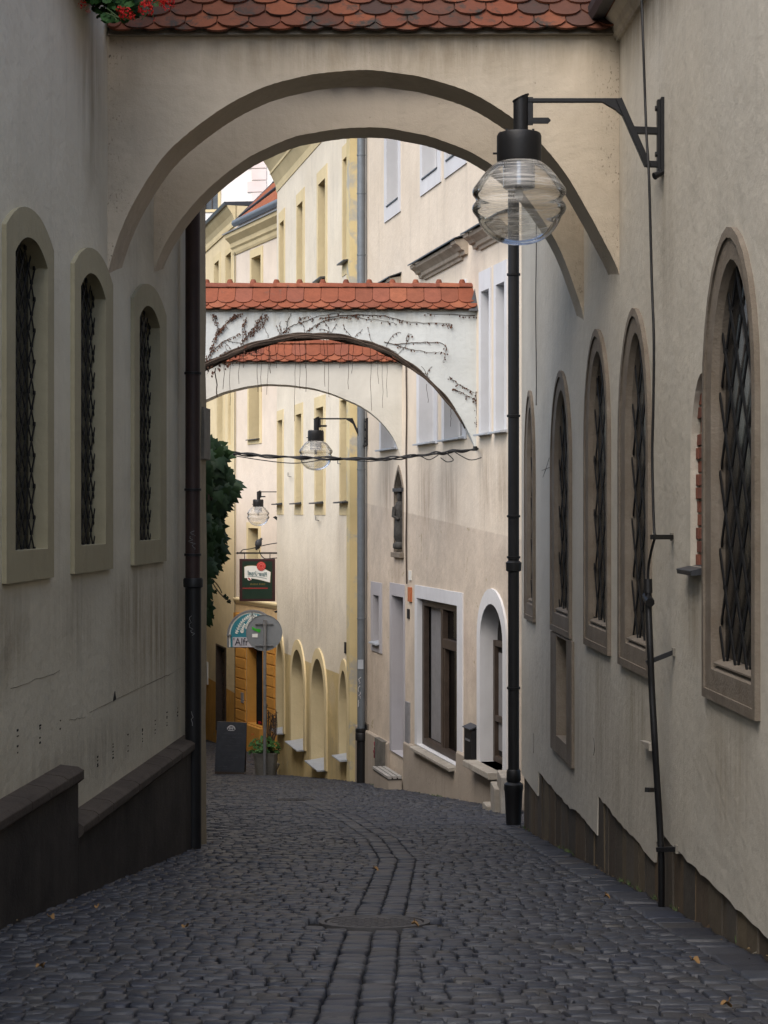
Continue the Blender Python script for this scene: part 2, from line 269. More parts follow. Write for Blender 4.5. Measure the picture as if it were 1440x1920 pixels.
# ------------------------------------------------------------------ mesh building
class MB:
    def __init__(s): s.v = []; s.f = []; s.m = []
    def add(s, vs, fs, mi=0):
        b = len(s.v); s.v += [tuple(x) for x in vs]
        for f in fs: s.f.append([b + i for i in f]); s.m.append(mi)
        return s
    def quad(s, a, b, c, d, mi=0): return s.add([a, b, c, d], [[0, 1, 2, 3]], mi)
    def poly(s, pts, mi=0): return s.add(pts, [list(range(len(pts)))], mi)
    def holed(s, loops, to3, mi=0):
        tri = tessellate_polygon([[Vector((a, b, 0)) for a, b in lp] for lp in loops])
        flat = [to3(a, b) for lp in loops for a, b in lp]
        return s.add(flat, [list(t) for t in tri], mi)
    def loft(s, A, B, closed=True, mi=0):
        n = len(A); fs = []
        for i in range(n if closed else n - 1):
            j = (i + 1) % n; fs.append([i, j, n + j, n + i])
        return s.add(list(A) + list(B), fs, mi)
    def prism(s, pts, vec, mi=0):
        vec = Vector(vec); A = [Vector(p) for p in pts]; B = [p + vec for p in A]
        s.loft(A, B, True, mi); s.poly(A, mi); s.poly(B[::-1], mi); return s
    def box(s, c, size, rz=0., mi=0, tilt=None):
        hx, hy, hz = size[0] / 2, size[1] / 2, size[2] / 2
        m = Matrix.Rotation(rz, 3, 'Z')
        if tilt: m = m @ Matrix.Rotation(tilt[1], 3, tilt[0])
        c = Vector(c)
        vs = [c + m @ Vector((x, y, z)) for x in (-hx, hx) for y in (-hy, hy) for z in (-hz, hz)]
        return s.add(vs, [[0, 1, 3, 2], [4, 6, 7, 5], [0, 4, 5, 1], [2, 3, 7, 6], [0, 2, 6, 4], [1, 5, 7, 3]], mi)
    def bar(s, a, b, w, h=None, up=(0, 0, 1), mi=0):
        """square bar from a to b"""
        a, b = Vector(a), Vector(b); h = h or w; d = (b - a).normalized(); up = Vector(up)
        if abs(d.dot(up)) > .98: up = Vector((0, 1, 0))
        x = d.cross(up).normalized() * w / 2; y = x.cross(d).normalized() * h / 2
        A = [a + x + y, a - x + y, a - x - y, a + x - y]; B = [p + (b - a) for p in A]
        s.loft(A, B, True, mi); s.poly(A, mi); s.poly(B[::-1], mi); return s
    def tube(s, path, r, n=6, mi=0, caps=True):
        path = [Vector(p) for p in path]; rs = r if isinstance(r, (list, tuple)) else [r] * len(path)
        prev = None; base = len(s.v); x = None
        for i, p in enumerate(path):
            d = (path[min(i + 1, len(path) - 1)] - path[max(i - 1, 0)])
            d = d.normalized() if d.length > 1e-9 else Vector((0, 0, 1))
            if x is None: x = d.cross(Vector((.13, .97, .21))).normalized()
            else:
                x = x - d * x.dot(d); x = x.normalized() if x.length > 1e-6 else d.orthogonal().normalized()
            y = d.cross(x)
            for k in range(n):
                a = 2 * math.pi * k / n; s.v.append(tuple(p + (x * math.cos(a) + y * math.sin(a)) * rs[i]))
        for i in range(len(path) - 1):
            for k in range(n):
                j = (k + 1) % n; s.f.append([base + i * n + k, base + i * n + j, base + (i + 1) * n + j, base + (i + 1) * n + k]); s.m.append(mi)
        if caps:
            s.f.append([base + k for k in range(n)][::-1]); s.m.append(mi)
            s.f.append([base + (len(path) - 1) * n + k for k in range(n)]); s.m.append(mi)
        return s
    def lathe(s, prof, c=(0, 0, 0), n=32, mi=0, axis=(0, 0, 1)):
        c = Vector(c); base = len(s.v); q = Vector((0, 0, 1)).rotation_difference(Vector(axis))
        for r, z in prof:
            for k in range(n):
                a = 2 * math.pi * k / n; s.v.append(tuple(c + q @ Vector((r * math.cos(a), r * math.sin(a), z))))
        for i in range(len(prof) - 1):
            for k in range(n):
                j = (k + 1) % n; s.f.append([base + i * n + k, base + i * n + j, base + (i + 1) * n + j, base + (i + 1) * n + k]); s.m.append(mi)
        return s
    def xf(s, m):
        s.v = [tuple(m @ Vector(p)) for p in s.v]; return s
    def join(s, o, mi=None):
        b = len(s.v); s.v += o.v; s.f += [[b + i for i in f] for f in o.f]; s.m += (o.m if mi is None else [mi] * len(o.m)); return s
    def build(s, name, mats, parent=None, origin=None, smooth=None, bevel=0., recalc=True):
        if not isinstance(mats, (list, tuple)): mats = [mats]
        o0 = Vector((0, 0, 0))
        if parent is not None: o0 = base_of(parent)
        elif origin is not None: o0 = Vector(origin)
        me = bpy.data.meshes.new(name)
        me.from_pydata([tuple(Vector(p) - o0) for p in s.v], [], s.f)
        for m in mats: me.materials.append(m)
        if len(mats) > 1: me.polygons.foreach_set('material_index', s.m)
        if recalc:
            bm = bmesh.new(); bm.from_mesh(me); bmesh.ops.recalc_face_normals(bm, faces=bm.faces); bm.to_mesh(me); bm.free()
        if smooth is not None:
            me.polygons.foreach_set('use_smooth', [True] * len(me.polygons))
            if smooth < 180: me.set_sharp_from_angle(angle=math.radians(smooth))
        me.update()
        o = bpy.data.objects.new(name, me); COL.objects.link(o)
        if parent is not None: o.parent = parent
        elif origin is not None: o.location = o0
        if bevel:
            b = o.modifiers.new('bevel', 'BEVEL'); b.width = bevel; b.segments = 2; b.limit_method = 'ANGLE'; b.angle_limit = math.radians(40)
        return o
def base_of(o):
    v = Vector(o.location)
    while o.parent: o = o.parent; v += Vector(o.location)
    return v
def tag(o, label=None, cat=None, group=None, kind=None):
    for k, v in (('label', label), ('category', cat), ('group', group), ('kind', kind)):
        if v: o[k] = v
    return o
def thing(name, label, cat, loc, group=None, rz=0.):
    o = bpy.data.objects.new(name, None); o.empty_display_size = .2; COL.objects.link(o); o.location = loc; o.rotation_euler = (0, 0, rz)
    return tag(o, label, cat, group)
def dup(root, loc, rz, label):
    r = root.copy(); COL.objects.link(r); r.location = loc; r.rotation_euler = (0, 0, rz); r['label'] = label
    def rec(a, b):
        for ch in a.children:
            c = ch.copy(); COL.objects.link(c); c.parent = b; rec(ch, c)
    rec(root, r); return r

# ------------------------------------------------------------------ walls
class Wall:
    """a vertical plane through plan points a and b (x, depth q); side=+1: faces left when walking a->b"""
    def __init__(s, a, b, side):
        s.a = Vector((a[0], a[1] * K)); s.b = Vector((b[0], b[1] * K)); s.L = (s.b - s.a).length
        s.d = (s.b - s.a) / s.L; s.n = Vector((-s.d.y, s.d.x)) * side
    def at(s, t, h, d=0.):
        p = s.a + s.d * t + s.n * d; return Vector((p.x, p.y, h))
    def s_of(s, u, d=0.):
        k = (u - 720) / F; o = s.a + s.n * d
        return (k * o.y - o.x) / (s.d.x - k * s.d.y)
    def px(s, u, v, d=0.):
        t = s.s_of(u, d); y = (s.a + s.d * t + s.n * d).y
        return t, CZ - (v - 960) / F * y
    def hit(s, u, v, d=0.):
        t, h = s.px(u, v, d); return s.at(t, h, d)
    def h(s, u, v, d=0.): return s.px(u, v, d)[1]
    def y(s, t): return (s.a + s.d * t).y
def outline(kind, s0, s1, hb, ht, hs=None, n=14):
    if kind == 'rect': return [(s0, hb), (s1, hb), (s1, ht), (s0, ht)]
    c, a, b = (s0 + s1) / 2, (s1 - s0) / 2, ht - hs
    pts = [(s0, hb), (s1, hb)]
    for i in range(n + 1):
        t = math.pi * i / n; co, si = math.cos(t), math.sin(t)
        if kind == 'round': x, y = co, si
        elif kind == 'lancet': x = math.copysign(abs(co) ** 1.12, co); y = si ** .93 if si > 0 else 0
        elif kind == 'gothic':
            x = co; tt = abs(x); y = (1 - tt) ** .62
        elif kind == 'seg':
            x = 1 - 2 * i / n; y = 1 - x * x * (1 - .0)
            y = 1 - abs(x) ** 2.2
        pts.append((c + a * x, hs + b * y))
    return pts
def lerp_o(A, B, f): return [(a[0] + (b[0] - a[0]) * f, a[1] + (b[1] - a[1]) * f) for a, b in zip(A, B)]
def W3(w, pts, d): return [w.at(a, b, d) for a, b in pts]
def inside(p, poly):
    x, y = p; r = False; j = len(poly) - 1
    for i in range(len(poly)):
        xi, yi = poly[i]; xj, yj = poly[j]
        if (yi > y) != (yj > y) and x < (xj - xi) * (y - yi) / (yj - yi) + xi: r = not r
        j = i
    return r
def wall_body(w, out, holes, thick, roofed=True):
    """holes: list of (outline, depth)"""
    mb = MB(); mb.holed([out] + [h for h, _ in holes], lambda a, b: w.at(a, b, 0))
    for h, dp in holes: mb.loft(W3(w, h, 0), W3(w, h, -dp)); mb.poly(W3(w, h, -dp))
    mb.loft(W3(w, out, 0), W3(w, out, -thick)); mb.poly(W3(w, out, -thick)); return mb
def surround(w, o, i, proud, depth, back=-.02):
    mb = MB(); mb.loft(W3(w, o, back), W3(w, o, proud)); mb.loft(W3(w, o, proud), W3(w, i, proud)); mb.loft(W3(w, i, proud), W3(w, i, -depth)); return mb
def lattice(w, poly, d, ps, ph, r=.018, off=.5):
    """diamond lattice of iron bars clipped to poly with collars at the crossings"""
    mb = MB(); s0 = min(p[0] for p in poly); s1 = max(p[0] for p in poly); h0 = min(p[1] for p in poly); h1 = max(p[1] for p in poly)
    slope = ph / ps; n = int((s1 - s0) / ps + (h1 - h0) / ph) + 3; up = Vector((w.n.x, w.n.y, 0))
    for sg in (1, -1):
        for k in range(-n, n + 1):
            run = []; N = 240; dd = d + sg * r * .35
            for i in range(N + 2):
                h = h0 + (h1 - h0) * i / N; s = (s0 + s1) / 2 + sg * (h - h0) / slope + (k + off) * ps
                if i <= N and inside((s, h), poly): run.append((s, h))
                else:
                    if len(run) > 3: mb.bar(w.at(*run[0], dd), w.at(*run[-1], dd), r * 2.2, r * .6, up=up)
                    run = []
    for j in range(int((h1 - h0) / (ph / 2)) + 2):
        h = h0 + j * ph / 2
        for k in range(-n, n + 1):
            s = (s0 + s1) / 2 + (k + off + (.5 if j % 2 else 0)) * ps
            if inside((s, h), poly): mb.join(wbox(w, s - .02, s + .02, h - .012, h + .012, d - r * .7, d + r * .75))
    return mb
def extrude(w, prof, s0, s1, mi=0):
    """profile of (distance from wall, height) run along the wall"""
    A = [w.at(s0, h, d) for d, h in prof]; B = [w.at(s1, h, d) for d, h in prof]
    mb = MB(); mb.loft(A, B, True, mi); mb.poly(A, mi); mb.poly(B[::-1], mi); return mb
def wbox(w, s0, s1, h0, h1, d0, d1, mi=0):
    return extrude(w, [(d0, h0), (d1, h0), (d1, h1), (d0, h1)], s0, s1, mi)
def text_mesh(body, size, shear=0., mat4=None, extrude_=.002, font_bold=0.):
    c = bpy.data.curves.new('lettering', 'FONT'); c.body = body; c.size = size; c.shear = shear; c.extrude = extrude_; c.align_x = 'CENTER'; c.align_y = 'CENTER'; c.offset = font_bold
    o = bpy.data.objects.new('lettering', c); COL.objects.link(o); dg = bpy.context.evaluated_depsgraph_get()
    me = o.evaluated_get(dg).to_mesh(); mb = MB()
    mb.add([v.co.copy() for v in me.vertices], [list(p.vertices) for p in me.polygons])
    bpy.data.objects.remove(o); bpy.data.curves.remove(c)
    if mat4: mb.xf(mat4)
    return mb
def sample(pts, n):
    """smooth curve through points (Catmull-Rom), n points per span"""
    pts = [Vector(p) for p in pts]; out = []
    for i in range(len(pts) - 1):
        p0, p1, p2, p3 = pts[max(i - 1, 0)], pts[i], pts[i + 1], pts[min(i + 2, len(pts) - 1)]
        for k in range(n):
            t = k / n; out.append(.5 * ((2 * p1) + (p2 - p0) * t + (2 * p0 - 5 * p1 + 4 * p2 - p3) * t * t + (3 * p1 - p0 - 3 * p2 + p3) * t ** 3))
    out.append(pts[-1]); return out
def jag(pts, amp, step):
    """break a polyline into short irregular pieces"""
    out = []
    for i in range(len(pts) - 1):
        a, b = pts[i], pts[i + 1]; L = math.hypot(b[0] - a[0], b[1] - a[1]); n = max(1, int(L / step))
        for k in range(n):
            t = k / n; out.append((a[0] + (b[0] - a[0]) * t + R(-amp, amp), a[1] + (b[1] - a[1]) * t + R(-amp, amp)))
    out.append(pts[-1]); return out
# ------------------------------------------------------------------ the near house on the left
def window(root, w, o, i, proud, depth, fmat, pmat='pane', grille=None, label=None, bevel=.004):
    f = surround(w, o, i, proud, depth - .004).build('window', M[fmat], root, smooth=35, bevel=bevel)
    if label: f['label'] = label
    MB().poly(W3(w, i, -depth + .014)).build('pane', M[pmat], f)
    if grille: lattice(w, i, -depth * grille[0], grille[1], grille[2], grille[3], grille[4] if len(grille) > 4 else .5).build('grille', M['iron'], f, smooth=40)
    return f
LW = Wall((-2.98, 0), (-1.8136, 24.3), -1)
lh = thing('townhouse', 'grey beige house front with three small arched grille windows above a sooty stepped plinth', 'house', (-2.6, 10 * K, gz(10 * K)))
holes = []; wins = []
for fu, ou, off in (((3, 93), (20, 81), .5), ((132, 205), (144, 191), .3), ((245, 306), (255, 294), .65)):
    a0, a1, b0, b1 = [LW.s_of(u) for u in (*fu, *ou)]
    o = outline('seg', a0, a1, Hr(-.425), Hr(1.88), Hr(1.70)); i = outline('seg', b0, b1, Hr(-.235), Hr(1.70), Hr(1.565))
    holes.append((lerp_o(i, o, .25), .11)); wins.append((o, i, off))
out = [(0, CZ - 4.2), (LW.L, CZ - 4.2), (LW.L, Hr(7.0)), (0, Hr(7.0))]
wall_body(LW, out, holes, .5).build('wall', M['left_plaster'], lh)
for o, i, off in wins: window(lh, LW, o, i, .03, .11, 'left_trim', grille=(.5, .145, .2, .008, off))
sq = lambda w, q: (q * K - w.a.y) / w.d.y
for q0, q1, top in ((.02, 17.1, -1.69), (17.1, 23.62, -2.06)):
    s0, s1 = sq(LW, q0), sq(LW, q1)
    plo = extrude(LW, [(-.05, CZ - 4.1), (.12, CZ - 4.1), (.12, Hr(top - .115)), (-.05, Hr(top - .115))], s0, s1 - .004).build('plinth', M['soot'], lh); cap = MB()
    n = max(1, int((s1 - s0) / .42)); 
    for k in range(n):
        a, b = s0 + (s1 - s0) * k / n, s0 + (s1 - s0) * (k + 1) / n; j = R(-.005, .005)
        cap.join(extrude(LW, [(-.05, Hr(top - .117)), (.125, Hr(top - .117)), (.155 + j, Hr(top - .09)), (.155 + j, Hr(top - .035) + j), (.12, Hr(top - .012) + j), (-.05, Hr(top + .01))], a + .003, b - .003))
    cap.build('plinth_cap', M['plinthcap'], plo, bevel=.006)
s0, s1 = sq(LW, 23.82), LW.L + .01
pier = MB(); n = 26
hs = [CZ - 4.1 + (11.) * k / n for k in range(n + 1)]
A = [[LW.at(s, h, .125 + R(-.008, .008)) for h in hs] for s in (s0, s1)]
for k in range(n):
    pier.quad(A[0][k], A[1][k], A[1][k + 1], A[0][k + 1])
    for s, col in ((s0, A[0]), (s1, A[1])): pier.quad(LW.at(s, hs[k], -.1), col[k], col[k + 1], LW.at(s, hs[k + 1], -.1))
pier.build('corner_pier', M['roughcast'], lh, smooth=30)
wbox(LW, s0 + .06, s1 + .06, LW.h(380, 866), LW.h(380, 772), .02, .155).build('corbel_stone', M['greystone'], lh, bevel=.012)
p = P(361.5, 960, 23.3); top = Hr(6.8); kn = Hr(-.6); bt = gz(p.y) - .05
pipe = MB().tube([(p.x, p.y, top), (p.x, p.y, kn - .05)], .068, 16).build('downpipe', M['brownpipe'], lh, smooth=40)
MB().tube([(p.x + .004, p.y, kn), (p.x + .004, p.y, bt)], .074, 16).lathe([(.074, -.09), (.09, -.08), (.092, -.015), (.084, 0), (.07, 0)], (p.x + .004, p.y, kn), 16).build('pipe_foot', M['blackpipe'], pipe, smooth=40)
for v in (918, 1040, 700): MB().lathe([(.07, -.012), (.078, -.010), (.078, .010), (.07, .012)], (p.x, p.y, CZ - (v - 960) / 4800 * 23.3), 16).build('pipe_clamp', M['blackpipe'], pipe, smooth=40)
g = MB()
def scribble(c, w, h, n, r=.003, nx=Vector((1, 0, 0)), curve=None):
    pts = []
    for i in range(n):
        t = i / (n - 1); x = R(-1, 1) * w / 2; z = h / 2 - t * h + R(-.2, .2) * h / n
        q = Vector(c) + nx * x + Vector((0, 0, z))
        if curve: q.y = c[1] - math.sqrt(max(1e-6, curve ** 2 - x * x))
        pts.append(q)
    g.tube(pts, r, 4)
g = MB(); scribble((p.x, p.y, CZ - (1013 - 960) / 4800 * 23.3), .07, .17, 14, .0026, curve=.07); g.build('scratched_graffiti', M['scratch'], pipe); g = MB()
scribble((p.x + .004, p.y, CZ - (1172 - 960) / 4800 * 23.3), .06, .18, 13, .0026, curve=.076); g.build('scratched_graffiti', M['scratch'], pipe); g = MB()
scribble((p.x + .004, p.y, CZ - (1345 - 960) / 4800 * 23.3), .02, .13, 6, .003, curve=.076)
g.build('scratched_graffiti', M['scratch'], pipe)
# weep holes and chipped plaster: short stacks of dark dents low on the wall
for u, v, hh in ((33, 1390, 42), (75, 1376, 34), (113, 1352, 30), (183, 1425, 26), (212, 1408, 26), (240, 1392, 30), (267, 1378, 24), (291, 1362, 22), (313, 1348, 22), (333, 1334, 14)):
    for k in range(5):
        wp = MB()
        t, h = LW.px(u, v - hh / 2 + hh * k / 4); h += R(-.008, .008); q_ = R(.003, .008); e_ = R(.008, .02)
        if random.random() < .8: wp.join(extrude(LW, [(-.01, h - q_), (.002, h - q_), (.0035, h), (.002, h + q_ * .8), (-.01, h + q_)], t - e_, t + e_ * R(.5, 1.2))).build('weep_hole', M['dark'], lh)
wp = MB()
for u, v in ((214, 1306),):
    t, h = LW.px(u, v); wp.prism([LW.at(t - .05, h - .03, .004), LW.at(t + .04, h - .025, .004), LW.at(t, h + .04, .004)], LW.at(0, 0, .004) - LW.at(0, 0, 0))
wp.build('plaster_chip', M['dark'], lh)
# hairline crack following the old render edge
ck = MB()
for a, b in (((20, 1290), (112, 1258)), ((130, 1352), (160, 1343)), ((168, 1334), (300, 1273)), ((300, 1273), (342, 1252))):
    pts = []
    for k in range(9):
        f = k / 8; t, h = LW.px(a[0] + (b[0] - a[0]) * f, a[1] + (b[1] - a[1]) * f); pts.append(LW.at(t, h + R(-.008, .008), .001))
    ck.tube(pts, [R(.0006, .002) for _ in pts], 4)
ck.build('render_crack', M['soot'], lh)

# ------------------------------------------------------------------ the near house on the right
RW = Wall((2.243, 0), (1.515, 28.2), 1)
rh = thing('townhouse', 'pale grey house front with five tall pointed stone framed windows and brown stone base slabs', 'house', (2.3, 10 * K, gz(10 * K)))
holes = []; wins = []
spec = [((1325, 1426), (1341, 1413), -1.06, 1.545, .62), ((1165, 1223), (1178, 1214), -1.12, 1.44, .5), ((1100, 1146), (1108, 1139), -1.10, 1.465, .55), ((1036.5, 1073), (1043, 1067), -1.12, 1.30, .4), ((987.5, 1004.5), (991, 1002), -1.14, 1.28, .42)]
for fu, ou, hb, ht, hs in spec:
    a0, a1, b0, b1 = [RW.s_of(u) for u in (*fu, *ou)]
    o = outline('lancet', a0, a1, Hr(hb), Hr(ht), Hr(hs)); i = outline('lancet', b0, b1, Hr(hb + .2), Hr(ht - .21), Hr(hs))
    holes.append((lerp_o(i, o, .3), .07)); wins.append((o, i))
bd_o = outline('rect', RW.s_of(1037), RW.s_of(1077), RW.h(1058, 1422), Hr(-1.135)); bd_i = outline('rect', RW.s_of(1048), RW.s_of(1067), RW.h(1058, 1388), Hr(-1.15))
holes.append((lerp_o(bd_i, bd_o, .3), .09))
ns0, ns1 = RW.s_of(1294.5), RW.s_of(1318)
nb, nsz, nt = RW.h(1306, 1062), RW.h(1296, 880), RW.h(1318, 697)
lo, hi = min(ns0, ns1), max(ns0, ns1)         # near end = smaller s
niche = [(lo, nb), (hi, nb)] + [(lo + (hi - lo) * math.cos(math.pi / 2 * k / 8) ** .9, nsz + (nt - nsz) * math.sin(math.pi / 2 * k / 8)) for k in range(9)]
holes.append((niche, .09))
sR = lambda q: sq(RW, q)
bot = [(0, Hr(-2.12)), (sR(12.5), Hr(-2.13)), (sR(16.65), Hr(-2.11)), (sR(17.0), Hr(-2.2)), (sR(17.05), Hr(-2.335)), (sR(18.6), Hr(-2.31)), (sR(20.52), Hr(-2.28)), (sR(20.6), Hr(-2.59)), (sR(22.3), Hr(-2.60)), (sR(22.8), Hr(-2.64)), (sR(26.1), Hr(-2.64)), (sR(26.15), Hr(-2.9)), (sR(28.2), Hr(-2.88))]
bj = [bot[0]] + jag(bot[1:-1], .012, .12) + [bot[-1]]
out = bj + [(RW.L, Hr(3.72)), (0, Hr(3.72))]
wall_body(RW, out, holes, .6).build('wall', M['right_plaster'], rh)
for (o, i), off in zip(wins, (.2, .45, .5, .4, .5)):
    m = lerp_o(o, i, .28)
    f = MB(); f.loft(W3(RW, o, -.02), W3(RW, o, .03)); f.loft(W3(RW, o, .03), W3(RW, m, .034)); f.loft(W3(RW, m, .034), W3(RW, m, .022)); f.loft(W3(RW, m, .022), W3(RW, lerp_o(m, i, .8), .018)); f.loft(W3(RW, lerp_o(m, i, .8), .018), W3(RW, i, -.02)); f.loft(W3(RW, i, -.02), W3(RW, i, -.068))
    fo = f.build('window', M['sandstone'], rh, smooth=25)
    MB().poly(W3(RW, i, -.058)).build('pane', M['pane'], fo)
    lattice(RW, i, -.03, .26, .44, .013, off).build('grille', M['iron'], fo, smooth=40)
    s0, s1 = i[0][0], i[1][0]; hb = i[0][1]
    extrude(RW, [(-.056, hb + .04), (-.056, hb + .002), (.012, hb + .002), (.012, hb + .012)], min(s0, s1) + .004, max(s0, s1) - .004).build('sill', M['sandstone'], fo)
fo = surround(RW, bd_o, bd_i, .026, .086).build('blocked_doorway', M['sandstone'], rh, bevel=.004)
MB().poly(W3(RW, bd_i, -.07)).build('infill_panel', M['right_plaster'], fo)
bk = MB(); h = nb; row = 0                     # brick filling of the half niche
while h < nt - .03:
    s = lo - (.14 if row % 2 else 0)
    while s < hi:
        a, b = max(s, lo), min(s + .27, hi); mid = ((a + b) / 2, h + .035)
        if b - a > .03 and inside(mid, niche): bk.join(wbox(RW, a + .006, b - .006, h, h + .068, -.085, -.036 + R(-.01, .006)))
        s += .28
    h += .08; row += 1
bo = bk.build('brick_infill', M['brick'], rh, bevel=.004)
MB().poly(W3(RW, niche, -.05)).build('mortar', M['mortar'], bo)
extrude(RW, [(-.14, nb - .03), (.07, nb - .05), (.075, nb - .02), (-.14, nb + .03)], lo - .01, hi + .05).build('slate_sill', M['sheet'], rh, bevel=.004)
sl = MB(); s = 0.0
while s < RW.L - .05:
    wd = R(.14, .36); b = min(s + wd, RW.L - .01); yy = RW.y(s); j = R(-.007, .006)
    top = Hr(-1.9) if RW.y(s) < 17 * K else Hr(-2.1)
    sl.join(extrude(RW, [(-.25, gz(yy) - .35), (-.02 + j, gz(yy) - .35), (-.02 + j + R(-.008, .008), top), (-.25, top)], s + .006, b - .006)); s = b
sl.join(wbox(RW, .02, RW.L - .02, CZ - 4, Hr(-2.2), -.24, -.06))
sl.build('base_slab', M['slabstone'], rh, bevel=.008)
ex = lambda prof, m, nm, par=rh: extrude(RW, prof, .0, RW.L, 0).build(nm, M[m], par)
co = extrude(RW, [(-.05, Hr(3.5)), (.025, Hr(3.5)), (.03, Hr(3.53)), (.05, Hr(3.545)), (.06, Hr(3.6)), (.10, Hr(3.635)), (.115, Hr(3.66)), (-.05, Hr(3.66))], 0, RW.L).build('cornice', M['right_plaster'], rh)
rf = extrude(RW, [(-.05, Hr(3.664)), (.17, Hr(3.664)), (.2, Hr(3.69)), (.2, Hr(3.80)), (-3.2, Hr(6.2)), (-3.2, Hr(6.1))], 0, RW.L).build('roof', M['tile_old'], rh)
extrude(RW, [(.13, Hr(3.65)), (.215, Hr(3.645)), (.235, Hr(3.70)), (.235, Hr(3.76)), (.205, Hr(3.76)), (.205, Hr(3.69)), (.13, Hr(3.66))], 0, RW.L).build('gutter', M['sheet'], rf)
p = P(963, 960, 28.3); gb = gz(p.y)
pipe = MB().tube([(p.x, p.y, Hr(3.66)), (p.x, p.y, gb + .4)], .062, 16).build('downpipe', M['blackpipe'], rh, smooth=40)
ft = MB().lathe([(.066, .62), (.078, .60), (.08, .50), (.07, .48), (.105, .455), (.108, .40), (.10, .37), (.085, .05), (.08, -.05), (.0, -.05)], (p.x, p.y, gb), 18).build('pipe_foot', M['blackpipe'], pipe, smooth=40)
for v in (1045, 515, 968, 780, 1290): MB().lathe([(.064, -.014), (.074, -.012), (.076, .012), (.064, .014)], (p.x, p.y, CZ - (v - 960) / 4800 * 28.3), 16).build('pipe_clamp', M['blackpipe'], pipe, smooth=40)
MB().lathe([(.064, -.07), (.084, -.06), (.088, .03), (.064, .05)], (p.x, p.y, CZ - (1060 - 960) / 4800 * 28.3), 16).build('pipe_collar', M['blackpipe'], pipe, smooth=40)
# thin wire down the wall above the furthest pointed window and small scratches in the plaster
wr = MB().tube([RW.hit(1005 + .6 * math.sin(i * .9), 380 + i * 38, .02) for i in range(11)], .005, 5).build('wall_wire', M['rubber'], rh)
for pts in (((1030, 858), (1024, 878), (1018, 895)), ((1042, 872), (1016, 882)), ((1000, 1375), (1000.5, 1412)), ((1113, 1383), (1115, 1402), (1113, 1416))):
    pp = sample([RW.hit(u, v, .001) for u, v in pts], 4); MB().tube(pp, [R(.0015, .0035) for _ in pp], 4).build('plaster_crack', M['soot'], rh)

# ------------------------------------------------------------------ old garden wall behind the left house (carries the arches)
gw = thing('garden_wall', 'old plastered garden wall behind the corner pier, overgrown with creeper', 'wall', (-2.3, 30 * K, gz(30 * K)))
pts = [(-1.93, 24.35), (-2.22, 28), (-2.6, 31.5), (-3.45, 36), (-3.9, 43), (-4.6, 50), (-5.6, 62), (-7.2, 90)]
gm = MB(); gc = MB()
for a, b in zip(pts[:-1], pts[1:]):
    w = Wall(a, b, -1)
    gm.join(wbox(w, -.01, w.L + .01, CZ - 8.8, Hr(1.0), -.4, 0)); gc.join(extrude(w, [(-.46, Hr(1.0)), (.06, Hr(1.0)), (.06, Hr(1.05)), (-.2, Hr(1.2)), (-.46, Hr(1.05))], 0, w.L))
gm.build('wall', M['garden'], gw); gc.build('coping', M['tile_old'], gw)
# ------------------------------------------------------------------ flying arches with tiled copings
def beaver_roof(w, s0, s1, h, d_front, d_back, tile_w, rise, name, parent, mat, rows=(0, .02, .22, .42), length=.42):
    """double pitched coping of round-ended tiles on the wall top; d measured along the wall normal"""
    mb = MB(); mid = (d_front + d_back) / 2; run = (d_front - mid); L = math.hypot(run, rise); th = .016
    for side in (1, -1):
        for ri, r0 in enumerate(rows):
            off = tile_w * .5 if ri % 2 else 0.
            s = s0 + off - tile_w
            while s < s1:
                a, b = max(s, s0), min(s + tile_w, s1)
                if b - a > .03:
                    lift = .006 + .016 * ri + R(-.003, .003); g = .004; jl = R(-.008, .008); tw = R(-.004, .004)
                    n = 7; pts = []
                    for k in range(n):          # rounded lower end
                        f = k / (n - 1); x = a + g + (b - a - 2 * g) * f; e = (2 * f - 1)
                        ll = r0 + jl + .075 * (1 - math.sqrt(max(0, 1 - e * e * .97)))
                        pts.append((x, ll))
                    top = min(r0 + length, L * 1.0); pts += [(b - g, top), (a + g, top)]
                    def to(x, l, up):
                        f = l / L; d = mid + side * (run - run * f) + side * up * rise / L; z = h + rise * f + up * abs(run) / L
                        return w.at(x, z + tw * (x - a) / tile_w, d)
                    A = [to(x, l, lift + .02 * max(0, .22 - (l - r0))) for x, l in pts]; B = [to(x, l, lift + th + .02 * max(0, .22 - (l - r0))) for x, l in pts]
                    mb.loft(A, B); mb.poly(A); mb.poly(B)
                s += tile_w
    ro = mb.build(name, M[mat], parent)
    rd = MB(); s = s0; step = .33
    while s < s1 - .02:
        e = min(s + step + .03, s1); rr = .085; n = 7
        def ring(x, r, z): return [w.at(x, h + rise + z + r * math.sin(math.pi * k / n) * .8, mid + r * math.cos(math.pi * k / n) * 1.25) for k in range(n + 1)]
        A, B, C, D = ring(s, rr * 1.12, .0), ring(s + .05, rr * 1.05, .0), ring(e, rr, -.006), ring(e, rr - .016, -.006)
        A2 = ring(s, rr - .01, 0)
        rd.loft(A2, A, False); rd.loft(A, B, False); rd.loft(B, C, False); rd.loft(C, D, False)
        kn = w.at(s + .04, h + rise + rr * .8 + .012, mid); rd.lathe([(.055, -.05), (.045, .0), (.03, .035), (.0, .04)], kn, 8)
        s += step
    rd.build('ridge_tile', M[mat], ro, smooth=50)
    # mortar bed between wall top and tiles
    extrude(w, [(d_front - .04, h - .005), (d_back + .04, h - .005), (mid, h + rise - .02)], s0 + .01, s1 - .01).build('mortar_bed', M['mortar'], ro)
    return ro
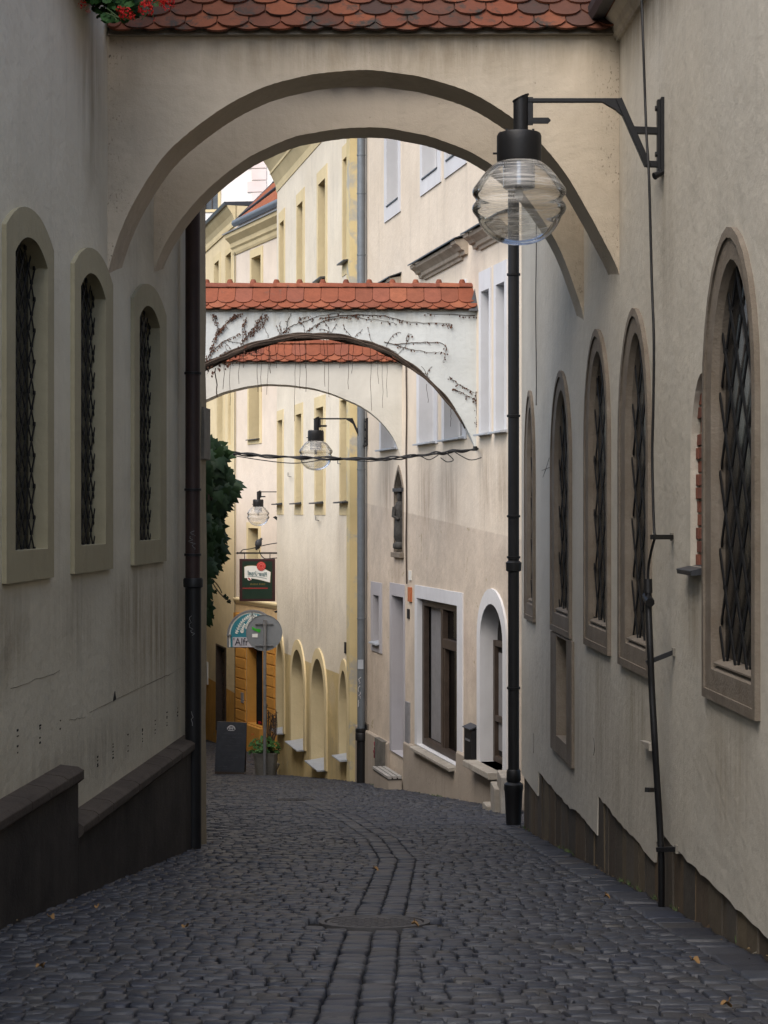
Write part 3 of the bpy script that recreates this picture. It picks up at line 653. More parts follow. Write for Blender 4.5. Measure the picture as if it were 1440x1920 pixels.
def flying_arch(label, wl, wr, curve, thick, top, mat, ext, tile_w, rise, tmat, rows, over=.07):
    """wl, wr: (x, q) ends of the front face; curve: photo points of the intrados"""
    w = Wall(wl, wr, 1); w.n = Vector((w.d.y, -w.d.x))       # front faces the viewer
    if w.n.y > 0: w.n = -w.n
    cv = [w.px(u, v) for u, v in curve]
    cv = [(p.x, p.y) for p in sample([(a, b, 0) for a, b in cv], 9)]
    cv = [(max(-ext[0] + .001, min(w.L + ext[1] - .001, a)), b) for a, b in cv]
    cv = [(a, b + R(-.0015, .0015) + .003 * math.sin(a * 7.3) + .0015 * math.sin(a * 17.)) for a, b in cv]
    root = thing('flying_arch', label, 'arch', w.at(w.L / 2, cv[len(cv) // 2][1], -thick / 2), 'plastered arches spanning the lane')
    out = [(-ext[0], cv[0][1])] + cv + [(w.L + ext[1], cv[-1][1]), (w.L + ext[1], top), (-ext[0], top)]
    # narrow quads between intrados and top keep the shading clean
    mb = MB(); n = len(cv)
    for d in (0, -thick):
        lo_ = [(-ext[0], cv[0][1])] + cv + [(w.L + ext[1], cv[-1][1])]
        for a, b in zip(lo_[:-1], lo_[1:]): mb.poly([w.at(a[0], a[1], d), w.at(b[0], b[1], d), w.at(b[0], top, d), w.at(a[0], top, d)])
    mb.loft(W3(w, out, 0), W3(w, out, -thick))
    body = mb.build('masonry', M[mat], root, smooth=25)
    beaver_roof(w, -.0, w.L, top, over, -thick - over, tile_w, rise, 'tile_coping', root, tmat, rows)
    return root, w
A1c = [(186, 620), (197, 548), (203, 508), (222, 445), (252, 378), (300, 302), (350, 251), (400, 214), (450, 184), (500, 162), (560, 144), (620, 135), (680, 132), (740, 136), (800, 146), (860, 165), (920, 194), (980, 236), (1020, 274), (1060, 325), (1100, 392), (1130, 448), (1157, 503), (1166, 540), (1180, 610)]
arch1, W1 = flying_arch('nearest cream arch over the lane with dark weathered round tiles along its top', (-2.06, 19.1), (1.752, 19.05), A1c, .5, Hr(3.55), 'arch_plaster', (.1, .1), .235, .42, 'tile_old', (0, .018, .14, .27, .40), .1)
A2c = [(272, 620), (282, 550), (288, 512), (310, 458), (350, 398), (400, 345), (450, 305), (500, 278), (550, 258), (600, 246), (650, 240), (690, 239), (740, 243), (800, 254), (860, 275), (920, 308), (970, 350), (1010, 400), (1050, 468), (1086, 565), (1096, 610), (1106, 680)]
arch2, W2 = flying_arch('second cream arch close behind the nearest one, seen under its curve', (-1.944, 21.6), (1.69, 21.6), A2c, .42, Hr(3.62), 'arch_plaster', (.12, .1), .235, .42, 'tile_old', (0, .018, .14, .27, .40), .1)
B1c = [(222, 842), (245, 790), (290, 735), (340, 704), (392, 678), (440, 657), (490, 640), (540, 629), (590, 626), (640, 630), (690, 642), (735, 661), (780, 690), (820, 726), (850, 762), (876, 805), (891, 842), (900, 885), (906, 930)]
arch3, W3a = flying_arch('white arch with dry vines on its face and orange tiles on top', (-3.55, 36), (1.315, 36), B1c, .55, Hr(2.83), 'white_arch', (.1, .1), .242, .36, 'tile', (0, .018, .11), .08)
C1c = [(283, 850), (300, 805), (340, 772), (387, 749), (430, 732), (480, 722), (530, 721), (580, 727), (630, 741), (680, 764), (715, 792), (738, 822), (753, 862), (762, 905), (768, 960)]
arch4, W4a = flying_arch('ivory arch furthest down the lane, partly hidden behind the vine covered one', (-3.88, 42.5), (.315, 42.5), C1c, .5, Hr(2.475), 'third_arch', (.1, .12), .235, .34, 'tile', (0, .018, .11), .08)
# lead flashing at the wall end of the vine covered arch
MB().prism([W3a.at(W3a.L - .13, Hr(2.82), .10), W3a.at(W3a.L + .03, Hr(2.82), .10), W3a.at(W3a.L + .03, Hr(3.38), -.2), W3a.at(W3a.L - .02, Hr(3.2), -.15)], (0, .02, .0)).build('lead_flashing', M['sheet'], arch3)
MB().prism([W4a.at(W4a.L - .10, Hr(2.47), .10), W4a.at(W4a.L + .02, Hr(2.47), .10), W4a.at(W4a.L + .02, Hr(2.9), -.2), W4a.at(W4a.L - .02, Hr(2.8), -.15)], (0, .02, .0)).build('lead_flashing', M['sheet'], arch4)

# dry creeper over the third arch
dv = thing('dry_creeper', 'dry leafless creeper with shrivelled red leaves clinging to the white arch', 'climbing plant', W3a.at(1.3, Hr(1.9), 0))
vs = MB(); vl = MB()
cvw = [W3a.px(u, v) for u, v in B1c]
cvs = [(p.x, p.y) for p in sample([(a, b, 0) for a, b in cvw], 8)]
for k in range(22):                       # bundle of stems along the intrados edge
    ph = R(0, 6); o = R(-.035, .03); d0 = R(-.52, -.02) if k > 9 else R(.0, .06); a0 = random.randint(8, 26); b0 = random.randint(76, len(cvs) - 22)
    pts = []
    for i in range(a0, b0): 
        s, h = cvs[i]; pts.append(W3a.at(s, h + o * (1 if d0 > 0 else .4) - .018 + .012 * math.sin(i * .45 + ph), d0 + .012 * math.sin(i * .3 + ph) if d0 > 0 else d0))
    vs.tube(pts, [R(.011, .017)] * len(pts), 5)
def sprig(path, leaves, r=.0055, size=.025, w=W3a, d=.012):
    pts = sample([w.hit(u, v, d) for u, v in path], 6); pts = [p + Vector((R(-.008, .008), R(-.004, .004), R(-.008, .008))) for p in pts]
    vs.tube(pts, [r * (1 - .6 * i / len(pts)) for i in range(len(pts))], 4)
    for _ in range(int(leaves * 1.25)):
        p = random.choice(pts) + Vector((R(-.03, .03), R(-.03, 0), R(-.02, .01))); a = R(-.6, .6); l = size * R(.6, 1.5); ww = l * R(.25, .5)
        dn = Vector((math.sin(a), R(-.3, .1), -math.cos(a))); sd = Vector((math.cos(a), R(-.5, .5), math.sin(a)))
        vl.add([p, p + dn * l * .5 + sd * ww, p + dn * l, p + dn * l * .5 - sd * ww], [[0, 1, 2, 3]])
for path, n in ([((390, 672), (402, 640), (410, 620), (424, 612)), 70], [((410, 625), (404, 600), (400, 588)), 30], [((412, 622), (425, 605), (436, 595), (440, 588)), 55], [((402, 655), (420, 640), (450, 625)), 30],
                [((455, 640), (470, 622), (482, 606), (492, 588)), 55], [((462, 636), (458, 612), (462, 595)), 22], [((470, 628), (490, 610), (500, 590)), 35], [((432, 598), (445, 592), (452, 588)), 14],
                [((535, 624), (545, 612), (570, 603), (600, 592), (640, 586)), 16], [((536, 622), (540, 600), (546, 588)), 6], [((575, 622), (600, 605), (650, 594), (690, 598), (740, 605)), 34], [((600, 596), (660, 590), (720, 592), (770, 604), (840, 606), (842, 612)), 60],
                [((740, 646), (790, 642), (830, 644), (836, 660), (830, 680)), 20], [((720, 640), (760, 652), (800, 660), (825, 660)), 12], [((842, 706), (860, 720), (890, 736)), 16], [((850, 728), (875, 742), (893, 750)), 18], [((893, 735), (893, 760), (894, 800)), 14],
                [((762, 640), (764, 628), (772, 626)), 5], [((560, 604), (566, 596), (580, 594)), 8], [((890, 592), (860, 590), (800, 588)), 12]): sprig(path, n)
for k in range(26):                       # thin suckers spreading over the plaster
    i = random.randint(14, 110); s, h = cvs[i]; q = (s, h + .02); pts = []; a = R(.5, 2.6)
    for j in range(R(3, 8).__int__()):
        pts.append(W3a.at(q[0], min(q[1], Hr(2.74)), .006)); q = (q[0] + math.cos(a) * .06, q[1] + math.sin(a) * .05); a += R(-.5, .5)
    vs.tube(sample(pts, 3), .0028, 3)
    for p in pts[1:]:
        if random.random() < .6:
            l = R(.015, .035); vl.add([p, p + Vector((l * .3, -.008, -l * .5)), p + Vector((0, -.012, -l)), p + Vector((-l * .3, -.008, -l * .5))], [[0, 1, 2, 3]])
for k in range(150):                      # leaves along the stem bundle
    i = random.randint(10, 46); s, h = cvs[i]; p = W3a.at(s + R(-.1, .1), h + R(-.16, .05), R(-.1, .06)); a = R(-.8, .8); l = R(.03, .07); ww = l * .3
    dn = Vector((math.sin(a), R(-.3, .1), -math.cos(a))); sd = Vector((math.cos(a), R(-.5, .5), math.sin(a)))
    vl.add([p, p + dn * l * .5 + sd * ww, p + dn * l, p + dn * l * .5 - sd * ww], [[0, 1, 2, 3]])
for u, v0, v1, r in ((404, 690, 745, .008), (420, 660, 730, .004), (432, 655, 760, .003), (449, 650, 720, .003), (456, 645, 690, .003), (480, 640, 735, .0035), (489, 640, 735, .003), (503, 635, 740, .003), (504, 636, 700, .005), (517, 632, 690, .003), (553, 630, 790, .003), (560, 629, 730, .003), (571, 628, 690, .003), (574, 629, 735, .003), (607, 630, 725, .003), (612, 630, 745, .003), (655, 640, 730, .003), (664, 640, 700, .003), (694, 650, 770, .003), (708, 655, 720, .0025), (716, 660, 765, .0025), (725, 662, 745, .0025), (800, 720, 755, .003), (846, 765, 800, .003), (640, 636, 690, .0025), (535, 632, 670, .003)):
    pts = []; x = u
    for k in range(8): pts.append(P(x, v0 + (v1 - v0) * k / 7, 36.3)); x += R(-1.6, 1.6)
    vs.tube(pts, r, 4)
for k in range(22):                       # fine curling tendrils in the arch opening
    i = random.randint(12, 60); s, h = cvs[i]; q = W3a.at(s, h, -.1); pts = []
    for j in range(6): pts.append(q); q = q + Vector((R(-.09, .09), R(-.02, .02), R(-.07, .0)))
    vs.tube(sample(pts, 3), .003, 4)
vs.build('stem', M['vine'], dv, smooth=60); tag(vl.build('dead_leaves', M['vineleaf'], dv), kind='stuff')
# ------------------------------------------------------------------ pink house down the lane on the right
PW = Wall((2.07, 31), (-.49, 47.6), 1)
ph = thing('townhouse', 'salmon beige house front with white framed windows and a wide shop window down the lane', 'house', PW.at(6, gz(40 * K), 0))
def pair(w, fu, ou, tb, tt, fb, ft, kind='rect', fs=None, os=None):
    a0, a1, b0, b1 = [w.s_of(u) for u in (*fu, *ou)]
    return outline(kind, a0, a1, fb, ft, fs), outline(kind, b0, b1, tb, tt, os)
holes = []; todo = []
def opening(w, fu, ou, tb, tt, fb, ft, depth, fmat, pmat, sill=None, proud=.02, kind='rect', fs=None, os=None, lab=None):
    o, i = pair(w, fu, ou, tb, tt, fb, ft, kind, fs, os); holes.append((lerp_o(i, o, .35), depth)); todo.append((w, o, i, proud, depth, fmat, pmat, sill, lab))
    return o, i
def place(root):
    r = []
    for w, o, i, proud, depth, fmat, pmat, sill, lab in todo:
        f = window(root, w, o, i, proud, depth, fmat, pmat, None, lab)
        # casement bars behind the reveal
        s0, s1, h0, h1 = i[0][0], i[1][0], i[0][1], max(p[1] for p in i)
        if pmat in ('skypane', 'pane') and abs(s1 - s0) < 2:
            fr = MB(); t = .05; d0, d1 = -depth + .016, -depth + .06; sg = 1 if s1 > s0 else -1
            for x in (s0, (s0 + s1) / 2 - sg * t / 2, s1 - sg * t): fr.join(wbox(w, x + sg * .002, x + sg * (t - .002), h0 + .05, h1 - (.05 if len(i) < 6 else (h1 - i[2][1]) + .02), d0, d1))
            for y in (h0 + .003, h0 + (h1 - h0) * .62):
                fr.join(wbox(w, s0 + sg * .003, s1 - sg * .003, y, y + .048, d0 - .002, d1 + .003))
            fr.build('casement', M['white_trim' if fmat == 'white_trim' else 'wood'], f, bevel=.004)
        if sill:
            m, over, ext = sill; lo, hi = min(s0, s1) - ext, max(s0, s1) + ext
            extrude(w, [(-depth + .02, h0 + .05), (-depth + .02, h0 + .006), (over, h0 - .03), (over, h0 - .012)], lo if ext <= 0 else min(s0, s1) + .003, hi if ext <= 0 else max(s0, s1) - .003).join(extrude(w, [(.004, h0 + .004), (.004, h0 - .028), (over + .004, h0 - .036), (over + .004, h0 - .01)], lo, hi)).build('sill', M[m], f, bevel=.003)
        r.append(f)
    todo.clear(); return r
for fu, ou in (((722, 752), (727, 748)), ((789.5, 828), (793.5, 822)), ((835, 876), (839, 869))):
    opening(PW, fu, ou, Hr(5.27), Hr(6.9), Hr(5.0), Hr(7.1), .26, 'white_trim', 'skypane', ('sheet', .03, .0))
for fu, ou in (((713, 747), (716, 742)), ((783, 822), (788, 815)), ((830, 876), (835, 869)), ((900, 922), (904, 919)), ((928, 952), (932, 948))):
    opening(PW, fu, ou, Hr(1.09), Hr(3.06), Hr(1.05), Hr(3.34), .27, 'white_trim', 'skypane', ('lightsheet', .10, .1))
SHOP = opening(PW, (779.5, 869), (783.5, 859), Hr(-3.71), Hr(-1.37), Hr(-3.72), Hr(-1.17), .2, 'white_trim', 'dark')
DOOR = opening(PW, (732.5, 760), (736, 758), Hr(-4.05), Hr(-1.41), Hr(-4.06), Hr(-1.2), .3, 'lavender', 'lavender')
opening(PW, (697, 717), (701.5, 712), Hr(-2.3), Hr(-1.47), Hr(-2.47), Hr(-1.24), .25, 'lavender', 'pane', ('lightsheet', .09, .06))
opening(PW, (897.5, 953), (903.5, 946), Hr(-3.47), Hr(-1.25), Hr(-3.48), Hr(-1.04), .24, 'white_trim', 'dark', None, .03, 'round', Hr(-1.72), Hr(-1.75))
NI = outline('gothic', PW.s_of(741), PW.s_of(756), Hr(-.667), Hr(.71), Hr(.36)); holes.append((NI, .2))
out = [(0, CZ - 7.2), (PW.L, CZ - 7.2), (PW.L, Hr(8.2)), (0, Hr(8.2))]
wall_body(PW, out, holes, 3.).build('wall', M['pink_plaster'], ph)
fr = place(ph)
extrude(PW, [(-.05, Hr(8.2)), (.45, Hr(8.2)), (.45, Hr(8.3)), (-4, Hr(11)), (-4, Hr(8.2))], -.2, PW.L).build('roof', M['rooftile'], ph)
sp = lambda u: PW.s_of(u)
# shop window joinery
f = fr[8]; s0, s1 = SHOP[1][0][0], SHOP[1][1][0]; h0, h1 = Hr(-3.71), Hr(-1.37); L = abs(s1 - s0); fa, ne = max(s0, s1), min(s0, s1)
j = MB()
def mem(a, b, c, d, d0=-.15, d1=-.07): j.join(wbox(PW, fa - L * a, fa - L * b, h0 + (h1 - h0) * c, h0 + (h1 - h0) * d, d0, d1))
for a in (.003, .485, .945): mem(a, a + .05, .004, .996)
mem(.055, .483, .004, .05); mem(.055, .483, .95, .996); mem(.537, .943, .004, .05); mem(.537, .943, .95, .996); mem(.537, .943, .70, .76, -.15, -.06)
mem(.537, .57, .05, .70, -.145, -.08); mem(.91, .943, .05, .70, -.145, -.08)
j.build('joinery', M['wood'], f, bevel=.006)
wbox(PW, fa - L * .09, fa - L * .47, h0 + .12, h1 - .1, -.18, -.165).build('blind', M['greyblind'], f)
wbox(PW, fa - L * .72, fa - L * .93, h0 + .14, h0 + (h1 - h0) * .55, -.18, -.16).build('reflection_panel', M['tan_reflection'], f)  # flat tan panel stands in for a reflection in the glass
MB().poly([PW.at(fa - L * a, h0 + (h1 - h0) * c, -.155) for a, c in ((.5, .01), (.97, .01), (.97, .98), (.5, .98))]).build('shop_glass', M['thin_glass'], f)
extrude(PW, [(-.19, h0 + .012), (-.19, h0 - .05), (.14, h0 - .08), (.14, h0 - .035)], ne + .01, fa - .01).build('sill', M['step'], f, bevel=.006)
# arched door joinery
f = fr[11]; s0, s1 = sp(903.5), sp(946); fa, ne = max(s0, s1), min(s0, s1); L = fa - ne
j = MB()
for a in (0.01, .45, .92): j.join(wbox(PW, fa - L * a, fa - L * (a + .07), Hr(-3.46), Hr(-1.78), -.225, -.16))
for hh in (-3.46, -2.9, -1.86): j.join(wbox(PW, fa - L * .08, fa - L * .92, Hr(hh), Hr(hh + .08), -.22, -.165))
j.build('joinery', M['wood'], f, bevel=.005)
wbox(PW, fa - L * .1, fa - L * .44, Hr(-3.3), Hr(-1.95), -.228, -.21).build('door_panel', M['greyblind'], f)
# hoods over the middle windows
def hood(u0, u1):
    a, b = PW.s_of(u0), PW.s_of(u1); lo, hi = min(a, b), max(a, b)
    pr = [(-.02, Hr(3.64)), (.03, Hr(3.64)), (.04, Hr(3.68)), (.07, Hr(3.70)), (.08, Hr(3.75)), (.12, Hr(3.79)), (.17, Hr(3.83)), (.18, Hr(3.88)), (-.02, Hr(3.92))]
    m = extrude(PW, pr, lo + .25, hi - .25); mid = (lo + hi) / 2
    for e0, e1 in ((lo, lo + .251), (hi - .251, hi)):
        m.join(extrude(PW, [(-.02, Hr(3.69)), (.05, Hr(3.69)), (.06, Hr(3.745)), (.10, Hr(3.755)), (.13, Hr(3.80)), (.19, Hr(3.84)), (.2, Hr(3.89)), (-.02, Hr(3.925))], e0, e1))
    h = m.build('window_hood', M['hoodstone'], ph, bevel=.004)
    extrude(PW, [(-.02, Hr(4.0)), (-.02, Hr(3.98)), (.22, Hr(3.895)), (.225, Hr(3.89)), (.225, Hr(3.91))], lo - .04, hi + .04).build('hood_flashing', M['sheet'], h)
for u0, u1 in ((716, 752), (791, 878), (893, 962)): hood(u0, u1)
# lower render with its stepped top, doorsteps
pl = MB()
gb = CZ - 6.9
for u0, u1, tp in ((671, 731.5, -3.97), (761.5, 861, -3.79), (861, 897, -3.5), (897, 955, -3.56)):
    a, b = sorted((sp(u0), sp(u1))); pl.join(extrude(PW, [(-.03, gb), (.055, gb), (.05, Hr(tp)), (.02, Hr(tp + .03)), (-.03, Hr(tp + .03))], a, b))
pl.build('plinth', M['pink_plinth'], ph, bevel=.008)
st = MB()
st.join(wbox(PW, sp(945), sp(896), Hr(-3.555), Hr(-3.47), -.2, .22)); st.build('threshold_slab', M['step'], ph, bevel=.01)
def block(u, v, q, sx, sy, ht, nm, m, rz=0.14, bev=.012):
    p = P(u, v, q); g0 = gz(p.y) - .25
    return MB().box((p.x, p.y, (p.z + g0) / 2), (sx, sy, p.z - g0), rz).build(nm, M[m], ph, bevel=bev)
block(935, 1472, 32.6, .16, .62, 0, 'doorstep', 'step', .02); block(946, 1450, 32.2, .14, .6, 0, 'doorstep', 'step', .02); block(918, 1507, 33.2, .14, .34, 0, 'doorstep', 'step', .1)
wbox(PW, sp(769.5), sp(762.5), PW.h(766, 1402), PW.h(766, 1316), -.02, .03).build('meter_door', M['greywood'], ph, bevel=.004)
vg = wbox(PW, sp(692), sp(683), PW.h(687, 1381), PW.h(687, 1355), -.02, .02).build('vent_frame', M['sandstone'], ph)
wbox(PW, sp(690.8), sp(684.2), PW.h(687, 1378), PW.h(687, 1358), -.01, .024).build('vent_opening', M['dark'], vg)
wbox(PW, sp(773), sp(767.6), PW.h(770, 1128), PW.h(770, 1101), -.01, .03).build('orange_notice', M['orangesign'], ph)
wbox(PW, sp(772), sp(768), PW.h(770, 1088), PW.h(770, 1070), -.01, .02).build('small_plate', M['cream'], ph)
wbox(PW, sp(768.6), sp(765), PW.h(767, 1160), PW.h(767, 1142), -.01, .02).build('small_plate', M['dark'], ph)
cp = [PW.hit(762 + .5 * math.sin(i), 555 + i * 27, .025) for i in range(21)]
MB().tube(cp, .013, 6).build('cable_conduit', M['wood'], ph, smooth=60)
gp = P(677.2, 960, 46.4); gb0 = gz(gp.y) - .05; kz = CZ - (1368 - 960) / 4800 * 46.4
dp = MB().tube([(gp.x, gp.y, Hr(8.2)), (gp.x, gp.y, kz)], .072, 16).build('downpipe', M['zinc'], ph, smooth=40)
MB().tube([(gp.x, gp.y, kz), (gp.x, gp.y, gb0)], .084, 16).lathe([(.084, -.2), (.105, -.19), (.105, -.06), (.098, -.05), (.105, -.03), (.1, .02), (.07, .03)], (gp.x, gp.y, kz), 16).build('pipe_foot', M['blackpipe'], dp, smooth=40)
for v in (291, 363, 478, 880, 1160): MB().lathe([(.073, -.012), (.08, -.01), (.08, .01), (.073, .012)], (gp.x, gp.y, CZ - (v - 960) / 4800 * 46.4), 16).build('pipe_clamp', M['zinc'], dp, smooth=40)
stk = MB().box((gp.x - .01, gp.y - .076, CZ - (1245 - 960) / 4800 * 46.4), (.1, .006, .17)).build('pale_sticker', M['lightsheet'], dp)
g = MB()
for v in (1275, 1290, 1303, 1318): scribble((gp.x - .03, gp.y, CZ - (v - 960) / 4800 * 46.4), .05, .12, 7, .007, curve=.08)
g.build('scrawled_graffiti', M['chalkbright'], dp)

# ------------------------------------------------------------------ yellow house
YW = Wall((-.61, 47.6), (-2.5, 60), 1)
yh = thing('townhouse', 'cream yellow house front with four arched niches along its ochre base', 'house', YW.at(5, gz(53 * K), 0))
holes = []; todo = []
for fu, ou in (((642, 658), (643.8, 655.4)), ((594.5, 614), (597.3, 610.4)), ((555.8, 571.5), (557.8, 568)), ((523, 534.5), (525, 532.8))):
    opening(YW, fu, ou, Hr(4.72), Hr(6.69), Hr(4.48), Hr(6.95), .28, 'yellow_trim', 'pane', ('sheet', .12, .03), .012)
for fu, ou in (((637, 657), (639, 654.6)), ((590, 610.5), (592.7, 606.8)), ((552.5, 568.5), (555, 565.6)), ((519.6, 532), (520.6, 529.8))):
    opening(YW, fu, ou, Hr(.2), Hr(2.13), Hr(-.06), Hr(2.36), .28, 'yellow_trim', 'pane', ('sheet', .14, .05), .012)
for fu, ou, hb in (((636.5, 656.5), (639, 653.6), -4.64), ((583.5, 614.5), (586.5, 610.6), -5.16), ((546, 574.5), (548.8, 571.2), -5.08), ((519.6, 535), (520.4, 532.6), -5.06)):
    a0, a1, b0, b1 = [YW.s_of(u) for u in (*fu, *ou)]
    o = outline('round', a0, a1, Hr(hb - .0), Hr(-2.78), Hr(-3.75)); i = outline('round', b0, b1, Hr(hb), Hr(-3.0), Hr(-3.75))
    holes.append((lerp_o(i, o, .35), .3)); todo.append((YW, o, i, .035, .3, 'yellow_trim', 'lavender', ('lightsheet', .17, .02), None))
wall_body(YW, [(0, CZ - 8), (YW.L, CZ - 8), (YW.L, Hr(8.6)), (0, Hr(8.6))], holes, 2.2).build('wall', M['yellow_plaster'], yh)
place(yh)
ret = Wall((-2.5, 60.02), (-2.665, 63.7), 1)
wbox(ret, 0, ret.L, CZ - 8.3, Hr(7.5), -1.2, 0).build('side_wall', M['yellow_plaster'], yh)
wbox(YW, -.012, .30, CZ - 7.5, Hr(8.0), -.5, .03).build('corner_strip', M['yellow_deep'], yh, bevel=.01)
extrude(YW, [(-.05, Hr(7.5)), (.015, Hr(7.5)), (.03, Hr(7.62)), (.035, Hr(7.66)), (.09, Hr(7.78)), (.15, Hr(7.90)), (.17, Hr(7.91)), (.17, Hr(7.97)), (.24, Hr(8.10)), (.34, Hr(8.24)), (.42, Hr(8.33)), (.45, Hr(8.36)), (.45, Hr(8.48)), (-.05, Hr(8.48))], 0, YW.L + .05).build('cornice', M['yellow_trim'], yh)
extrude(YW, [(-.05, Hr(8.485)), (.5, Hr(8.485)), (.52, Hr(8.6)), (-3, Hr(10.8)), (-3, Hr(8.5))], 0, YW.L + .08).build('roof', M['rooftile'], yh)
wbox(YW, YW.s_of(649.6), YW.s_of(647), YW.h(648, 1225), YW.h(648, 1204), -.02, .02).build('letter_slot', M['dark'], yh)
for u, v in ((540, 886), (592, 968), (633, 862)):
    MB().tube([YW.hit(u, v, .02), YW.hit(u, v + 7, .05), YW.hit(u + 6, v + 8, .06)], .008, 4).build('wall_hook', M['black'], yh)

# ------------------------------------------------------------------ pale house with the orange restaurant front
CW = Wall((-.98, 65), (-4.49, 77), 1)
ch = thing('townhouse', 'pale pinkish house with an orange banded ground floor at the end of the lane', 'house', CW.at(6, gz(73 * K), 0))
holes = []; todo = []
sc_ = lambda u: CW.s_of(u)
opening(CW, (469.5, 493.5), (472.5, 489.8), Hr(5.6), Hr(7.42), Hr(5.4), Hr(7.66), .4, 'yellow_trim', 'wood', None, .02)
opening(CW, (465, 491), (467.5, 487), Hr(2.13), Hr(4.35), Hr(1.98), Hr(4.6), .4, 'yellow_trim', 'wood', ('sheet', .1, .04), .02)
opening(CW, (463, 489), (466, 485), Hr(-2.3), Hr(-.47), Hr(-2.4), Hr(-.3), .4, 'yellow_trim', 'wood', None, .02)
CD = opening(CW, (463.5, 494), (464.2, 492.6), Hr(-6.2), Hr(-3.95), Hr(-6.22), Hr(-3.9), .35, 'orange', 'dark', None, .01)
wall_body(CW, [(0, CZ - 8.6), (CW.L, CZ - 8.6), (CW.L, Hr(8.7)), (0, Hr(8.7))], holes, 2.).build('wall', M['far_plaster'], ch)
fr = place(ch)
a, b = sorted((sc_(474.6), sc_(492.4)))
gr = MB()
for k in range(-14, 26):
    x0 = a + (b - a) * k / 12; run = []
    for i in range(60):
        h = Hr(-6.18) + 2.2 * i / 59; x = x0 + (b - a) * .75 * i / 59
        if a < x < b: run.append(CW.at(x, h, -.12))
    if len(run) > 2: gr.tube([run[0], run[-1]], .017, 4)
gr.join(wbox(CW, a, a + .05, Hr(-6.19), Hr(-3.96), -.16, -.1)).join(wbox(CW, b - .05, b, Hr(-6.19), Hr(-3.96), -.16, -.1)).build('door_grille', M['iron'], fr[3])
og = MB()
og.join(wbox(CW, sc_(462), sc_(440.5), CZ - 8.5, Hr(-6.5), 0, .03)).join(wbox(CW, sc_(520), sc_(495), CZ - 8.5, Hr(-6.5), 0, .03))
for ua, ub in ((444, 462), (495.2, 516)):
    a, b = sorted((sc_(ua), sc_(ub))); h = -6.5
    while h < -3.3: og.join(wbox(CW, a, b, Hr(h + .015), Hr(h + .295), -.02, .045)); h += .31
og.join(wbox(CW, sc_(520), sc_(440.5), Hr(-3.2), Hr(-3.02), -.01, .05))
og.build('banded_pilaster', M['orange'], ch, bevel=.012)
wbox(CW, sc_(462), sc_(440.5), CZ - 8.4, Hr(-3.0), -.2, .008).join(wbox(CW, sc_(520), sc_(494.2), CZ - 8.4, Hr(-3.0), -.2, .008)).join(wbox(CW, sc_(494.2), sc_(462), Hr(-3.9), Hr(-3.0), -.2, .008)).join(wbox(CW, sc_(494.2), sc_(462), CZ - 8.4, Hr(-6.23), -.2, .12)).build('orange_front', M['orange'], ch)
extrude(CW, [(-.02, Hr(-2.72)), (.03, Hr(-2.72)), (.06, Hr(-2.66)), (.08, Hr(-2.62)), (.08, Hr(-2.58)), (-.02, Hr(-2.54))], sc_(530), sc_(441)).build('string_course', M['yellow_trim'], ch)
wbox(CW, sc_(459.5), sc_(455), Hr(-5.65), Hr(-5.35), 0, .06).build('menu_box', M['greywood'], ch)
s0, s1 = sc_(560), CW.L + .02
extrude(CW, [(-.05, Hr(7.72)), (.03, Hr(7.72)), (.06, Hr(7.78)), (.08, Hr(7.88)), (.13, Hr(7.93)), (.15, Hr(8.05)), (.22, Hr(8.12)), (.3, Hr(8.2)), (.32, Hr(8.3)), (-.05, Hr(8.32))], s0, s1).build('cornice', M['yellow_trim'], ch)
extrude(CW, [(-.05, Hr(8.38)), (-.05, Hr(8.33)), (.36, Hr(8.31)), (.37, Hr(8.34))], s0, s1 + .1).build('cornice_flashing', M['lightsheet'], ch)
gt = MB(); pts = [CW.at(s0 + (s1 - .4 - s0) * i / 30, Hr(8.62), .12) for i in range(31)]; gt.tube(pts, .1, 10)
for i in range(0, 31, 1): gt.tube([pts[i], pts[i] + Vector((.0, .012, 0))], .108, 10)
gt.build('gutter', M['zinc'], ch, smooth=50)
rt = MB()
for r in range(7):
    for c in range(46):
        s = s0 + (s1 - .35 - s0) * c / 46; w_ = (s1 - .35 - s0) / 46; d0, h0 = .05 - r * .17, 8.70 + r * .17
        rt.add([CW.at(s, Hr(h0), d0), CW.at(s + w_ * .5, Hr(h0 + .05), d0 + .03), CW.at(s + w_ * .97, Hr(h0), d0), CW.at(s + w_ * .97, Hr(h0 + .2), d0 - .19), CW.at(s + w_ * .5, Hr(h0 + .24), d0 - .16), CW.at(s, Hr(h0 + .2), d0 - .19)], [[0, 1, 4, 5], [1, 2, 3, 4]])
rf = rt.build('roof', M['rooftile'], ch)
MB().tube([CW.at(s0, Hr(9.95), -1.14), CW.at(s1 - .3, Hr(9.92), -1.14)], .07, 6).tube([CW.at(s1 - .3, Hr(9.92), -1.14), CW.at(s1 - .38, Hr(8.72), .06)], .05, 6).tube([CW.at(CW.s_of(505), Hr(9.8), -.9), CW.at(CW.s_of(452), Hr(8.78), .05)], .05, 6).build('roof_flashing', M['sheet'], rf)

